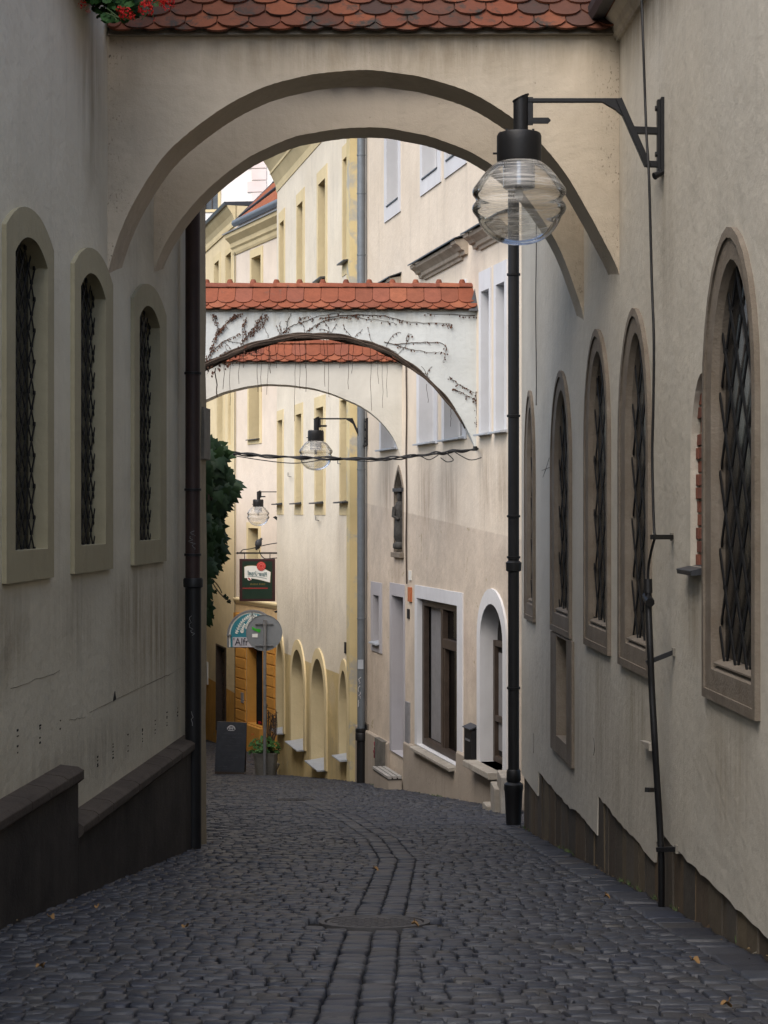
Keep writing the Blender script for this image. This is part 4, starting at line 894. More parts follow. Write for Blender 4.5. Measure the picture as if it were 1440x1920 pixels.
# ------------------------------------------------------------------ butter yellow house closing the view
DW = Wall((-4.46, 76.85), (-10.82, 112), 1)
dh = thing('townhouse', 'butter yellow house with an ochre base and a dark narrow door behind the chalkboard', 'house', DW.at(3, gz(80 * K), 0))
holes = []; todo = []
opening(DW, (422, 436.5), (423.4, 433.6), Hr(5.9), Hr(7.92), Hr(5.75), Hr(8.1), .4, 'yellow_trim', 'pane', None, .01)
opening(DW, (400, 414), (402, 410.6), Hr(5.9), Hr(7.98), Hr(5.75), Hr(8.2), .4, 'yellow_trim', 'pane', None, .01)
opening(DW, (426, 437), (428.6, 433), Hr(2.05), Hr(4.2), Hr(1.85), Hr(4.4), .4, 'yellow_trim', 'wood', None, .01)
opening(DW, (406, 421), (408, 417.8), Hr(2.05), Hr(4.2), Hr(2.0), Hr(4.4), .4, 'yellow_trim', 'pane', ('sheet', .1, .04), .01)
opening(DW, (405.4, 424.4), (406.6, 423), Hr(-6.95), Hr(-4.25), Hr(-6.96), Hr(-4.2), .2, 'wood', 'wood', None, .02)
wall_body(DW, [(0, CZ - 9), (DW.L, CZ - 9), (DW.L, Hr(9.2)), (0, Hr(9.2))], holes, 2.).build('wall', M['far_yellow'], dh)
fr = place(dh)
pb = MB(); a, b = sorted((DW.s_of(407), DW.s_of(422.6))); h = -6.9
while h < -4.5: pb.join(wbox(DW, a + .05, b - .05, Hr(h), Hr(h + .3), -.19, -.15)); h += .36
pb.build('door_leaf', M['wood'], fr[4], bevel=.01)
extrude(DW, [(-.05, Hr(8.6)), (.04, Hr(8.6)), (.05, Hr(8.68)), (.04, Hr(8.8)), (.1, Hr(8.95)), (.22, Hr(9.12)), (.25, Hr(9.2)), (-.05, Hr(9.2))], 0, DW.L).build('cornice', M['yellow_trim'], dh)
extrude(DW, [(-.05, Hr(9.205)), (.32, Hr(9.205)), (.34, Hr(9.3)), (-2, Hr(9.45)), (-2, Hr(9.3))], 0, DW.L).build('roof', M['sheet'], dh)
pts = [DW.hit(440.5, 437 + i * 40, .03) for i in range(24)]
MB().tube(pts, .012, 5).build('lightning_wire', M['rubber'], dh)
wbox(DW, DW.s_of(390.5), DW.s_of(382.5), DW.h(387, 1282), DW.h(387, 1240), 0, .03).build('notice_plate', M['cream'], dh)

# ------------------------------------------------------------------ tall white house rising behind the roofs
TW = Wall((-12.5, 131), (-2.5, 129), 1); TW.n = -TW.n if TW.n.y > 0 else TW.n
th = thing('townhouse', 'tall white house with pale pink corner stones seen above the far roofs', 'house', (-8, 130 * K, gz(130 * K)))
holes = []; todo = []
opening(TW, (379, 414), (382, 409), TW.h(395, 393), Hr(18.2), TW.h(395, 398), Hr(18.5), .3, 'yellow_trim', 'skypane', None, .05)
wall_body(TW, [(0, CZ - 9.3), (TW.L, CZ - 9.3), (TW.L, Hr(24)), (0, Hr(24))], holes, 4.).build('wall', M['pale_house'], th)
fr = place(th)
q = MB(); h = 9.; k = 0
while h < 23.8: q.join(wbox(TW, TW.s_of(472 if k % 2 else 464), TW.s_of(500), Hr(h + .03), Hr(h + .57), -.02, .06)); h += .6; k += 1
q.build('corner_stones', M['quoin'], th)
# ------------------------------------------------------------------ street lamps (globe on a wall bracket), built once about the wall plate
m_ = 16.5 / 4800
def lp(u, v, y=0.): return Vector(((u - 1243) * m_, y, -(v - 255) * m_))
l1 = thing('street_lamp', 'largest and nearest glass globe street lamp on a black bracket at the right wall', 'street lamp', RW.hit(1243, 255, .0), 'globe lamps on wall brackets')
o1 = Vector(l1.location)
def lb(mb, nm, mat, par, **kw): mb.v = [tuple(Vector(p) + o1) for p in mb.v]; return mb.build(nm, mat, par, **kw)
b = MB()
b.box(lp(1243, 255), (.04, .10, 142 * m_)).box(lp(1236, 255), (.03, .05, 136 * m_)).bar(lp(1188, 244), lp(1238, 246), .04, .045).bar(lp(1211, 308), lp(1240, 309), .035, .04)
b.bar(lp(1159, 186), lp(1214, 311), .04, .05, up=(0, 1, 0)).bar(lp(988, 188), lp(1163, 188), .035, .026)
b.prism([lp(1126, 190, -.018), lp(1162, 186, -.018), lp(1186, 236, -.018), lp(1172, 222, -.018), lp(1152, 205, -.018)], (0, .036, 0))
b.bar(lp(992, 182), lp(992, 234), .036, .026, up=(0, 1, 0)).prism([lp(990, 221, -.015), lp(1026, 221, -.015), lp(1031, 226, -.015), lp(1026, 231, -.015), lp(990, 231, -.015)], (0, .03, 0))
for v in (203, 290): b.tube([lp(1228, v), lp(1240, v)], .018, 8)
b.tube([lp(1244, 322, -.02), lp(1232, 330, -.04), lp(1224, 334, -.05)], [.022, .02, .026], 8)
lb(b, 'bracket', M['black'], l1, bevel=.003)
pt = MB(); r = 14 * m_; n = 20; c = lp(974, 0); A = []; B = []
for k in range(n):
    a = 2 * math.pi * k / n; x, y = r * math.cos(a), r * math.sin(a)
    A.append(Vector((c.x + x, y, -(252 - 255) * m_))); B.append(Vector((c.x + x, y, -(184 - 255) * m_ + x * .5)))
pt.loft(A, B); A2 = [p + Vector(((p.x - c.x) * .12, p.y * .12, 0)) for p in B]; B2 = [p + Vector((0, 0, .007)) for p in A2]; pt.loft(A2, B2); pt.poly(B2); pt.poly(A2)
lb(pt, 'post', M['black'], l1, smooth=40)
hd = MB(); cx = lp(971, 255).x; zz = lambda v: -(v - 255) * m_
hd.lathe([(.02, zz(249)), (.115, zz(249)), (.138, zz(251)), (.145, zz(256)), (.1455, zz(272)), (.1455, zz(300)), (.142, zz(306)), (.125, zz(306)), (.12, zz(303)), (.02, zz(303))], (cx, 0, 0), 36)
hd.tube([Vector((cx - .14, 0, zz(288))), Vector((cx - .17, 0, zz(288)))], .007, 6)
for a in range(8): hd.box((cx + .12 * math.cos(a * .785), .12 * math.sin(a * .785), zz(248.5)), (.014, .014, .01))
lb(hd, 'lamp_head', M['black'], l1, smooth=40)
ho = MB().lathe([(.105, zz(304)), (.104, zz(352)), (.095, zz(354)), (.0, zz(354))], (cx, 0, 0), 28)
hobj = lb(ho, 'lamp_holder', M['frosted'], l1, smooth=40)
lb(MB().lathe([(.025, zz(354)), (.028, zz(362)), (.028, zz(370)), (.018, zz(376)), (0, zz(377))], (cx, 0, 0), 20), 'bulb', M['milkglass'], l1, smooth=60)
gl = MB(); prof = [(39, 304), (47, 309), (58, 318), (69, 330), (77, 341), (82, 348), (86.5, 354), (88.5, 360), (87.5, 366), (84, 371), (81.5, 376), (83.5, 381), (87.5, 386), (89, 392), (87.5, 398), (83, 404), (79, 410), (77, 416), (71, 427), (62, 438), (50, 448), (35, 455), (18, 459.5), (0.5, 461)]
pp = sample([(a * m_, zz(v), 0) for a, v in prof], 3); gl.lathe([(p.x, p.y) for p in pp], (cx, 0, 0), 64)
lb(gl, 'glass_globe', M['lampglass'], l1, smooth=180)
dup(l1, PW.hit(689, 809, .0), 0, 'middle glass globe street lamp hanging under the furthest arch')
dup(l1, CW.hit(548, 938, .0), 0, 'smallest, farthest glass globe street lamp above the hanging pub sign')

# ------------------------------------------------------------------ hanging pub signboard, seen from its mirrored back
Q = 62.
def sp_(u, v, dy=0.): return P(u, v, Q) + Vector((0, dy, 0))
ps = thing('hanging_sign', 'dark green pub signboard with mirrored lettering and red seal hanging from an iron arm', 'sign', sp_(518, 1037))
a = MB().bar(sp_(444, 1037), sp_(521, 1037), .04, .04).prism([sp_(441.5, 1037, -.02), sp_(446, 1034.6, -.02), sp_(446, 1039.4, -.02)], (0, .04, 0))
for u in (458.6, 506.2): a.bar(sp_(u, 1037), sp_(u, 1049), .018, .018)
a.tube(sample([sp_(451, 1036), sp_(455, 1031), sp_(462, 1030), sp_(470, 1029), sp_(485, 1025), sp_(502, 1021), sp_(519.5, 1018)], 4), .011, 6).tube(sample([sp_(485, 1027), sp_(487, 1036), sp_(492, 1044), sp_(499, 1047.5), sp_(520, 1046)], 4), .011, 6)
a.build('iron_arm', M['black'], ps, smooth=40)
bd = MB().box((sp_(482.5, 1087.5).x, Q * K, sp_(0, 1087.5).z), ((516 - 449.2) * Q / 4800, .08, (1127.5 - 1047.8) * Q / 4800)).build('board', M['maroon'], ps, bevel=.008)
ppx = Q / 4800
def plate(c, w, h, dy, m, nm, par): return MB().box((sp_(c[0], c[1]).x, Q * K + dy, sp_(0, c[1]).z), (w * ppx, .006, h * ppx)).build(nm, M[m], par)
plate((482.6, 1087.5), 56, 70, -.041, 'bottle', 'panel', bd)
def flat(pts, dy, th, m, nm, par): return MB().prism([sp_(u, v, dy) for u, v in pts], (0, th, 0)).build(nm, M[m], par)
lab = [(458.6, 1063)] + [(458.6 + 49 * t, 1062 - 2.4 * math.sin(math.pi * min(1, t * 1.1)) + 10.5 * t ** 2.2) for t in [i / 10 for i in range(1, 11)]] + [(506.4, 1092)] + [(506.4 - 47.4 * t, 1092 - 8.5 * math.sin(t * math.pi / 2)) for t in [i / 8 for i in range(1, 9)]]
flat([(482.5 + (u - 482.5) * 1.04, 1077 + (v - 1077) * 1.07) for u, v in lab], -.047, .005, 'gold', 'label_border', bd)
flat(lab, -.052, .005, 'cream', 'label_plate', bd)
def put(mb, c, dy): return mb.xf(Matrix.Translation(sp_(c[0], c[1], dy)) @ Matrix.Rotation(math.pi / 2, 4, 'X'))
tx = text_mesh('Pilsner Urquell', .14, .12, Matrix.Diagonal((-.56, 1.1, 1, 1)), .002, .002)
tx.v = [(x, y - .16 * x * x - .10 * x, z) for x, y, z in tx.v]
put(tx, (483, 1075.5), -.056).build('mirrored_lettering', M['greenink'], bd, recalc=False)
ul = MB(); ul.tube([sp_(464.5 + 36 * i / 12, 1080 + 5.2 * (i / 12) ** 2, -.054) for i in range(13)], .005, 4).build('underline', M['greenink'], bd)
se = MB(); n = 24
se.prism([sp_(490 + 8.3 * (1 + .05 * (k % 2)) * math.cos(2 * math.pi * k / n), 1061.5 + 8.3 * (1 + .05 * (k % 2)) * math.sin(2 * math.pi * k / n), -.062) for k in range(n)], (0, .01, 0)); so = se.build('seal', M['red'], bd)
rg = MB()
for rr in (6.3, 3.6): rg.tube([sp_(490 + rr * math.cos(2 * math.pi * k / 24), 1061.5 + rr * math.sin(2 * math.pi * k / 24), -.0635) for k in range(25)], .0045, 4)
rg.build('seal_ring', M['lightred'], so)
flat([(464, 1082.5), (470, 1082), (472, 1087), (467.5, 1088.5), (464.5, 1087)], -.06, .006, 'cream', 'small_crest', bd); flat([(464.6, 1083), (467.5, 1083), (471, 1087), (468, 1087.8)], -.063, .003, 'red', 'crest_band', bd)
gm = MB(); x = 469.
while x < 497:
    w = R(1.2, 2.0); gm.prism([sp_(x, 1093.6 + R(-.3, .3), -.047), sp_(x + w * .8, 1093.6, -.047), sp_(x + w, 1096.6, -.047), sp_(x + w * .2, 1096.6, -.047)], (0, .003, 0)); x += w + (2.5 if 480 < x < 483 else .7)
gm.build('worn_gold_line', M['gold'], bd); flat([(455, 1101.6), (502, 1101.6), (503, 1102.6), (502, 1104), (455, 1104)], -.047, .003, 'dullred', 'red_line', bd)
# pigeon on the rod
pg = MB(); c = sp_(487, 1024)
body = [(-.012, .00, -.055), (-.03, -.01, -.02), (-.035, -.015, .03), (-.022, -.012, .085), (.004, -.008, .125), (.022, -.006, .15), (.026, -.006, .178), (.02, -.006, .2)]
rad = [.012, .052, .082, .086, .062, .036, .034, .012]
path = sample(body, 4); rr = []
for i in range(len(path)): j = i / 4; k = min(int(j), len(rad) - 2); f = j - k; rr.append(rad[k] + (rad[k + 1] - rad[k]) * f)
pg.tube([c + p for p in path], rr, 14)
pg.tube([c + Vector(p) for p in ((-.05, .0, .02), (-.075, .01, -.05), (-.08, .015, -.095))], [.05, .04, .02], 10)
pg.tube([c + Vector(p) for p in ((.045, -.006, .176), (.07, -.006, .17), (.078, -.006, .162))], [.014, .009, .003], 6)
for s in (-.025, .02): pg.tube([c + Vector((s - .015, -.015, -.02)), c + Vector((s - .012, -.012, -.055))], .006, 5)
pgo = pg.build('pigeon', M['feather'], origin=c, smooth=60); tag(pgo, 'dark pigeon perched on the iron rod above the pub signboard', 'pigeon')

# ------------------------------------------------------------------ restaurant lunette sign
Q = 61.
ls = thing('restaurant_sign', 'teal arched restaurant sign with pale olive branches behind the round traffic sign', 'sign', sp_(520, 1214))
ppx = Q / 4800
def lun(k, b): return [(473 - 47 * k, b), (473 + 47 * k, b)] + [(473 + 47 * k * math.cos(math.pi * i / 28), 1190.5 - 47 * k * math.sin(math.pi * i / 28)) for i in range(29)]
fo = MB(); o, i = lun(1, 1214), lun(.925, 1214)
for d0, A_, B_ in ((-.05, o, i),): 
    fo.loft([sp_(*p, d0) for p in A_], [sp_(*p, d0) for p in B_]); fo.loft([sp_(*p, .05) for p in A_], [sp_(*p, d0) for p in A_]); fo.loft([sp_(*p, d0) for p in B_], [sp_(*p, .05) for p in B_])
fo.poly([sp_(*p, .05) for p in o]); fo.build('frame', M['galv'], ls, bevel=.004)
flat(lun(.92, 1213.6), -.03, .02, 'cream', 'pale_rim', ls); flat(lun(.865, 1213.2), -.036, .006, 'teal', 'board', ls)
flat([(436.5, 1194.5), (509, 1194.5), (509, 1213), (436.5, 1213)], -.043, .008, 'lilac', 'name_panel', ls)
MB().bar(sp_(519, 1186), sp_(524, 1186), .03, .03).bar(sp_(425, 1190.5, -.06), sp_(434, 1190.5, -.06), .03, .03).bar(sp_(473, 1144, -.06), sp_(473, 1151, -.06), .03, .03).build('mount', M['galv'], ls)
tx = text_mesh("'Alfr", .24, .0, Matrix.Diagonal((.9, 1.05, 1, 1)), .003, .0)
xm = min(p[0] for p in tx.v); tx.v = [(p[0] - xm, p[1], p[2]) for p in tx.v]
put(tx, (438.2, 1203.8), -.047).build('lettering', M['ink'], ls, recalc=False)
br = MB()
def leaf2(u, v, ang, L, W): 
    pts = [(0, 0), (L * .3, W * .8), (L * .65, W * .75), (L, 0), (L * .65, -W * .75), (L * .3, -W * .8)]
    br.prism([sp_(u + x * math.cos(ang) - y * math.sin(ang), v + x * math.sin(ang) + y * math.cos(ang), -.041) for x, y in pts], (0, .005, 0))
for mir in (1, -1):
    for path in (((443, 1188), (448, 1176), (455, 1165), (464, 1157), (472, 1153)), ((463, 1180), (464, 1172), (468, 1163), (473, 1156)), ((454, 1187), (455, 1178), (460, 1170))):
        pts = [(q.x, q.y) for q in sample([(u, v, 0) for u, v in path], 3)]
        br.tube([sp_(473 + mir * (u - 473), v, -.037) for u, v in pts], .008, 4)
        for a_, b_ in zip(pts[:-1], pts[1:]):
            an = math.atan2(b_[1] - a_[1], (b_[0] - a_[0]) * mir)
            for sg in (1, -1): leaf2(473 + mir * (a_[0] - 473), a_[1], an + sg * .75, R(4.5, 6), 1.0)
br.build('olive_branch', M['cream'], ls)

# ------------------------------------------------------------------ traffic sign from behind
Q = 55.; b0 = G(496.5, 1454); Q = b0.y / K; ppx = Q / 4800
ts = thing('traffic_sign', 'grey back of a round traffic sign on a galvanised pole with green sticker', 'traffic sign', b0)
r = 34 * ppx; dc = sp_(495, 1187, .06)
ds = MB().lathe([(0.001, .012), (r * .96, .012), (r, .02), (r, -.012), (r * .985, -.012), (r * .975, .002), (.001, .002)], dc, 48, axis=(0, 1, 0)).build('sign_disc', M['signback'], ts, smooth=40)
MB().tube([Vector((b0.x, b0.y, sp_(0, 1163).z)), Vector((b0.x, b0.y, b0.z - .1))], .038, 16).lathe([(.0, .012), (.04, .012), (.043, 0), (.04, -.01)], (b0.x, b0.y, sp_(0, 1163).z), 16).build('pole', M['galv'], ts, smooth=40)
for v in (1169.5, 1210): MB().box(sp_(495, v, .03), (34 * ppx, .03, .028)).lathe([(.045, -.02), (.05, -.018), (.05, .018), (.045, .02)], (b0.x, b0.y, sp_(0, v).z), 14).build('clamp_bar', M['galv'], ts)
flat([(472, 1175), (479, 1179), (488, 1180), (487, 1186.5), (478, 1183), (473, 1180.5)], .048, .006, 'green', 'green_sticker', ts); flat([(472.6, 1189), (483, 1188.5), (482.6, 1195.5), (472.6, 1195)], .048, .006, 'white', 'white_sticker', ts)

# ------------------------------------------------------------------ chalkboard
b0 = G(430, 1452); Q = b0.y / K; ppx = Q / 4800
cb = thing('chalkboard_stand', 'dark folding chalkboard with white emblem standing on the cobbles', 'chalkboard', b0)
w, h = 55.5 * ppx, 97 * ppx; tl = .16
def cm(x, y, z): return Matrix.Translation(b0) @ Matrix.Rotation(.045, 4, 'Y') @ Vector((x, y + z * tl * .5, z))
def slab(x0, x1, z0, z1, y0, y1): 
    m = MB(); A = [cm(x, y0, z) for x, z in ((x0, z0), (x1, z0), (x1, z1), (x0, z1))]; B = [cm(x, y1, z) for x, z in ((x0, z0), (x1, z0), (x1, z1), (x0, z1))]
    m.loft(A, B); m.poly(A); m.poly(B); return m
fp = slab(-w / 2, w / 2, .06, h, 0, .03).build('front_panel', M['slate'], cb, bevel=.004)
slab(-w / 2, w / 2, .0, .058, .004, .026).build('bottom_rail', M['wood'], cb)
bk = MB(); A = [Matrix.Translation(b0) @ Matrix.Rotation(.045, 4, 'Y') @ Vector((x, y, z)) for x, y, z in ((-w / 2, .5, 0), (w / 2, .5, 0), (w / 2, h * tl * .5 + .035, h), (-w / 2, h * tl * .5 + .035, h))]
bk.prism(A, (0, .025, 0)).build('rear_panel', M['wood'], cb)
em = MB(); zc = h - 13.5 * ppx; rr = 8 * ppx
ring = [cm(-.01 + rr * math.cos(math.pi * i / 14), -.004, zc + rr * math.sin(math.pi * i / 14)) for i in range(15)]; ring2 = [cm(-.01 + rr * .74 * math.cos(math.pi * i / 14), -.004, zc + rr * .74 * math.sin(math.pi * i / 14)) for i in range(15)]
em.loft(ring, ring2, False)
for x0, x1, z0, z1 in ((-.75, .75, -.28, -.12), (-.45, -.25, .0, .42), (.25, .45, .0, .42), (-.2, .2, .12, .3), (-.5, .5, .44, .52)): em.join(slab(-.01 + x0 * rr, -.01 + x1 * rr, zc + z0 * rr, zc + z1 * rr, -.004, -.002))
em.build('emblem', M['chalkbright'], fp)
for z, x0, x1 in ((.78, -.3, .36), (.71, -.33, .34), (.655, -.05, .12), (.60, -.02, .28), (.55, -.2, .3), (.46, .02, .36), (.38, -.28, -.02), (.33, -.2, .25), (.27, -.3, .1), (.15, -.38, -.1), (.11, -.3, .0)):
    n_ = max(5, int((x1 - x0) * w / .012)); MB().tube([cm((x0 + (x1 - x0) * k / n_) * w, -.003, z * h + R(-.011, .011)) for k in range(n_ + 1)], [R(.001, .0035) for _ in range(n_ + 1)], 3).build('chalk_scrawl', M['chalk'], fp)

# ------------------------------------------------------------------ planter, geraniums, guard stone
def gleaf(mb, c, r, up, n=9):
    up = Vector(up).normalized(); x = up.orthogonal().normalized(); y = up.cross(x); a0 = R(0, 6); pts = []
    for k in range(n * 2):
        a = a0 + math.pi * k / n; q = r * (1 if k % 2 == 0 else .88) * (1 if k not in (0,) else .3)
        pts.append(Vector(c) + x * math.cos(a) * q + y * math.sin(a) * q + up * (.18 * q * (q / r)))
    mb.add([Vector(c)] + pts, [[0, k + 1, (k + 1) % (2 * n) + 1] for k in range(2 * n)])
def bloom(mb, c, r, n):
    for _ in range(n):
        d = Vector((R(-1, 1), R(-1, 1), R(-.6, 1))).normalized(); p = Vector(c) + d * r * R(.65, 1); x = d.orthogonal().normalized(); x = Matrix.Rotation(R(0, 6), 3, d) @ x; y = d.cross(x); s = r * R(.25, .4)
        mb.add([p, p + x * s * .6 + y * s * .5 + d * s * .2, p + x * s + d * s * .1, p + x * s * .6 - y * s * .5 + d * s * .2], [[0, 1, 2, 3]])
pb = G(499, 1449); pb.y = 58 * K; pb = Vector((P(498.5, 0, 58).x, 58 * K, gz(58 * K)))
w0, w1, hp = .44, .54, .53
pm = MB(); 
def sqr(r, z, rn=.06): return [pb + Vector((sx * r / 2 + ox, sy * r / 2 + oy, z)) for sx, sy, ox, oy in ((-1, -1, 0, rn), (-1, -1, rn, 0), (1, -1, -rn, 0), (1, -1, 0, rn), (1, 1, 0, -rn), (1, 1, -rn, 0), (-1, 1, rn, 0), (-1, 1, 0, -rn))]
rings = [sqr(w0, -.06), sqr(w0 + .02, .1), sqr(w1 - .01, hp - .06), sqr(w1, hp - .05), sqr(w1 + .01, hp), sqr(w1 - .07, hp), sqr(w1 - .08, hp - .07)]
for A, B in zip(rings[:-1], rings[1:]): pm.loft(A, B)
pm.poly(rings[-1]); pm.poly(rings[0])
tag(pm.build('planter', M['concrete'], origin=pb, bevel=.008), 'square concrete planter beside the yellow house corner', 'planter')
gp_ = thing('geranium_plant', 'geranium with dry reddish stalks growing in the concrete planter', 'plant', pb + Vector((0, 0, hp - .07)))
lf = MB(); fl = MB(); sm = MB()
for k in range(330):
    a = R(0, 6.283); rr_ = math.sqrt(R(0, 1)) * .36; z = hp + R(-.06, .36) * (1.15 - rr_ * 1.6); c = pb + Vector((math.cos(a) * rr_ * 1.0 - .04, math.sin(a) * rr_ * .8, z)); gleaf(lf, c, R(.025, .05), (math.cos(a) * .7, math.sin(a) * .7 - .3, 1))
for k in range(16): a = R(0, 6.28); sm.tube([pb + Vector((R(-.1, .1), R(-.1, .1), hp - .07)), pb + Vector((math.cos(a) * .25, math.sin(a) * .2, hp + R(.1, .3)))], .006, 4)
for u, v, r_ in ((488, 1356, .05), (473.5, 1377.5, .035), (486, 1354.5, .03)): fl = MB(); bloom(fl, P(u, v, 57.7), r_, 40); fl.build('flower_head', M['petal'], gp_)
ds_ = MB()
for k in range(26):
    u = R(499, 519); t = P(u, R(1328, 1362) if k else 1320, 58.1); ds_.tube(sample([pb + Vector((R(-.1, .2), R(-.1, .1), hp)), P(u + R(-2, 2), 1375, 58), t], 3), .006, 4)
    for j in range(5):
        q = t + Vector((R(-.03, .03), R(-.02, .02), R(-.2, .01))); a_ = R(-1.2, 1.2); e_ = Vector((math.sin(a_), R(-.4, .4), math.cos(a_))) * R(.02, .05); n_ = Vector((math.cos(a_), .3, -math.sin(a_))) * .008
        ds_.add([q, q + e_ * .5 + n_, q + e_, q + e_ * .5 - n_], [[0, 1, 2, 3]])
lf.build('foliage', M['gleaf'], gp_); sm.build('stems', M['stem'], gp_); ds_.build('dry_stalks', M['vine'], gp_)
gs = G(513, 1452.5); q = MB(); q.tube([gs + Vector(p) for p in ((-.16, 0, -.05), (-.06, 0, .06), (.06, .02, .2), (.12, .03, .26))], [.07, .1, .07, .03], 9)
tag(q.build('guard_stone', M['greystone'], origin=gs, smooth=50), 'small worn guard stone at the foot of the planter', 'guard stone')

# red geraniums spilling from a window box high on the left wall
wb0, wb1 = sq(LW, 16.7), sq(LW, 18.3)
tag(wbox(LW, wb0, wb1, Hr(3.62), Hr(3.82), .005, .22).build('window_box', M['wood'], origin=LW.at((wb0 + wb1) / 2, Hr(3.62), .1), bevel=.006), 'wooden window box high on the left wall above the geraniums', 'window box')
gp2 = thing('geranium_plant', 'red geraniums spilling over the tile coping of the nearest arch', 'plant', LW.at((wb0 + wb1) / 2, Hr(3.8), .1))
lf = MB(); fl = MB(); sm = MB()
for k in range(520):
    u, v = (R(178, 262), R(-50, 40)) if k < 330 else (R(150, 330), R(-60, 6))
    if u < 205 and v > 10 and random.random() < .6: continue
    if v > 52 - abs(u - 215) * .5: v -= 40
    gleaf(lf, P(u, v, R(17.5, 18.35)), R(.02, .042), (R(-.6, .6), -.8, R(.2, 1)))
for k in range(30):
    u = R(185, 300); e = P(u + R(-30, 30), R(0, 38), R(17.6, 18.2)); sm.tube(sample([LW.at(R(wb0, wb1), Hr(3.82), .12), P(u, -20, 17.9), e], 4), .004, 4)
for u, v, r_, n in ((236, 27, .052, 75), (226, 20, .035, 45), (273, 17, .056, 80), (313, 5, .056, 80), (302, 2, .03, 40), (155, 9, .032, 40), (165, 21, .02, 22), (288, 36, .017, 14), (253, 49, .008, 5), (285, 2, .035, 40), (247, 33, .03, 30)): fl = MB(); bloom(fl, P(u, v, 17.45), r_, n); fl.build('flower_head', M['petal'], gp2)
for u0, v0, u1, v1 in ((200, 15, 224, 34), (205, 20, 219, 38), (198, 24, 222, 33)): sm.tube([P(u0, v0, 17.5), P(u1, v1, 17.45)], .0035, 4)
lf.build('foliage', M['gleaf'], gp2); sm.build('stems', M['stem'], gp2)

# ------------------------------------------------------------------ creeper on the garden wall
cr_ = thing('creeper', 'dark green creeper with pointed leaves hanging behind the left corner pier', 'climbing plant', (-2.2, 30 * K, gz(30 * K)))
lf = MB(); sm = MB()
def ileaf(c, s, dn, face):
    dn = Vector(dn).normalized(); face = Vector(face); face = (face - dn * face.dot(dn)).normalized(); x = dn.cross(face)
    pts = [(0, .0), (.26, -.1), (.62, .02), (.42, .22), (.5, .5), (.24, .52), (0, 1.), (-.24, .52), (-.5, .5), (-.42, .22), (-.62, .02), (-.26, -.1)]
    V = [Vector(c) + x * a * s + dn * b * s - face * (abs(a) * .35 + .25 * b * b) * s for a, b in pts]
    lf.add([Vector(c) + dn * s * .3] + V, [[0, i + 1, (i + 1) % 12 + 1] for i in range(12)])
prof = [(838, 402), (852, 418), (868, 424), (885, 424), (905, 432), (918, 446), (932, 440), (950, 428), (965, 418), (985, 411), (1005, 418), (1020, 415), (1035, 416), (1060, 412), (1075, 404), (1095, 396), (1115, 393), (1140, 392), (1155, 398), (1170, 392)]
def edge(v):
    for (v0, u0), (v1, u1) in zip(prof[:-1], prof[1:]):
        if v0 <= v <= v1: return u0 + (u1 - u0) * (v - v0) / (v1 - v0)
    return 392
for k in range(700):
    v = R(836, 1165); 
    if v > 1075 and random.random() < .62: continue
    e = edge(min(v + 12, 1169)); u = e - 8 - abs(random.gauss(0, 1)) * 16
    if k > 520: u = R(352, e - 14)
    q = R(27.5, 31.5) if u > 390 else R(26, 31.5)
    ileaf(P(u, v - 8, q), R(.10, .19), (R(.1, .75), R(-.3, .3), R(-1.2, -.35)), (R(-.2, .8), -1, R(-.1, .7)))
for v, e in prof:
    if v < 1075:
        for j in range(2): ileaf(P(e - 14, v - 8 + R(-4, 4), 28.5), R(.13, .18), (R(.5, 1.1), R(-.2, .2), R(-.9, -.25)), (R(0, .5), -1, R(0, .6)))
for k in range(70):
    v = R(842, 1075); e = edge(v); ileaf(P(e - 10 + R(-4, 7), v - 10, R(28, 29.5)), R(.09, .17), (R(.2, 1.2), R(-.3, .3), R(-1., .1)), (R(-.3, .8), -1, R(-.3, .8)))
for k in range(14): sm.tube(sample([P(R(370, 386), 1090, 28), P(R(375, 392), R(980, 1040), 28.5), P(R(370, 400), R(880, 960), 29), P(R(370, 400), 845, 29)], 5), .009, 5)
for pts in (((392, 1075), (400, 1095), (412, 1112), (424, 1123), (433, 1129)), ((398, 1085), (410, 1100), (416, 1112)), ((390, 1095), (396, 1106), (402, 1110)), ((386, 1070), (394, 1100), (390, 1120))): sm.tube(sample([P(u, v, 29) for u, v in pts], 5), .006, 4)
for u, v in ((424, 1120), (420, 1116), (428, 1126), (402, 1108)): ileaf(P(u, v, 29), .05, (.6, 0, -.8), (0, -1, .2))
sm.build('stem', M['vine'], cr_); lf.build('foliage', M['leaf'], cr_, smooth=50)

# ------------------------------------------------------------------ cables
cbl = thing('overhead_cable', 'twisted black overhead cables strung across the lane below the vine covered arch', 'cable', P(893, 841, 35.6))
Qc = 35.5; ctr = sample([P(u, v, Qc) for u, v in ((330, 832), (388, 847), (450, 851), (520, 856), (590, 858.5), (660, 860.5), (720, 860), (775, 855.5), (820, 850), (860, 845.5), (897, 841))], 14)
mb = MB()
for k in range(4):
    pz = k * 1.571; pts = []
    for i, p in enumerate(ctr):
        ra = .014 + .012 * math.sin(i * .21 + k); a = pz + i * (.28 + .03 * k); pts.append(p + Vector((0, math.cos(a) * ra, math.sin(a) * ra)))
    mb.tube(pts, .0105, 6)
for path in (((380, 844), (430, 853), (500, 864), (555, 868.5), (605, 862), (640, 858)), ((655, 862), (690, 865), (730, 862)), ((760, 857), (775, 852), (790, 856), (805, 862), (822, 853)), ((835, 848), (850, 862), (838, 866), (826, 858)), ((850, 846), (880, 862), (903, 858)), ((384, 838), (400, 842), (425, 856), (440, 850))): mb.tube(sample([P(u, v, Qc - .1) for u, v in path], 6), .007, 5)
mb.build('strands', M['rubber'], cbl, smooth=60)
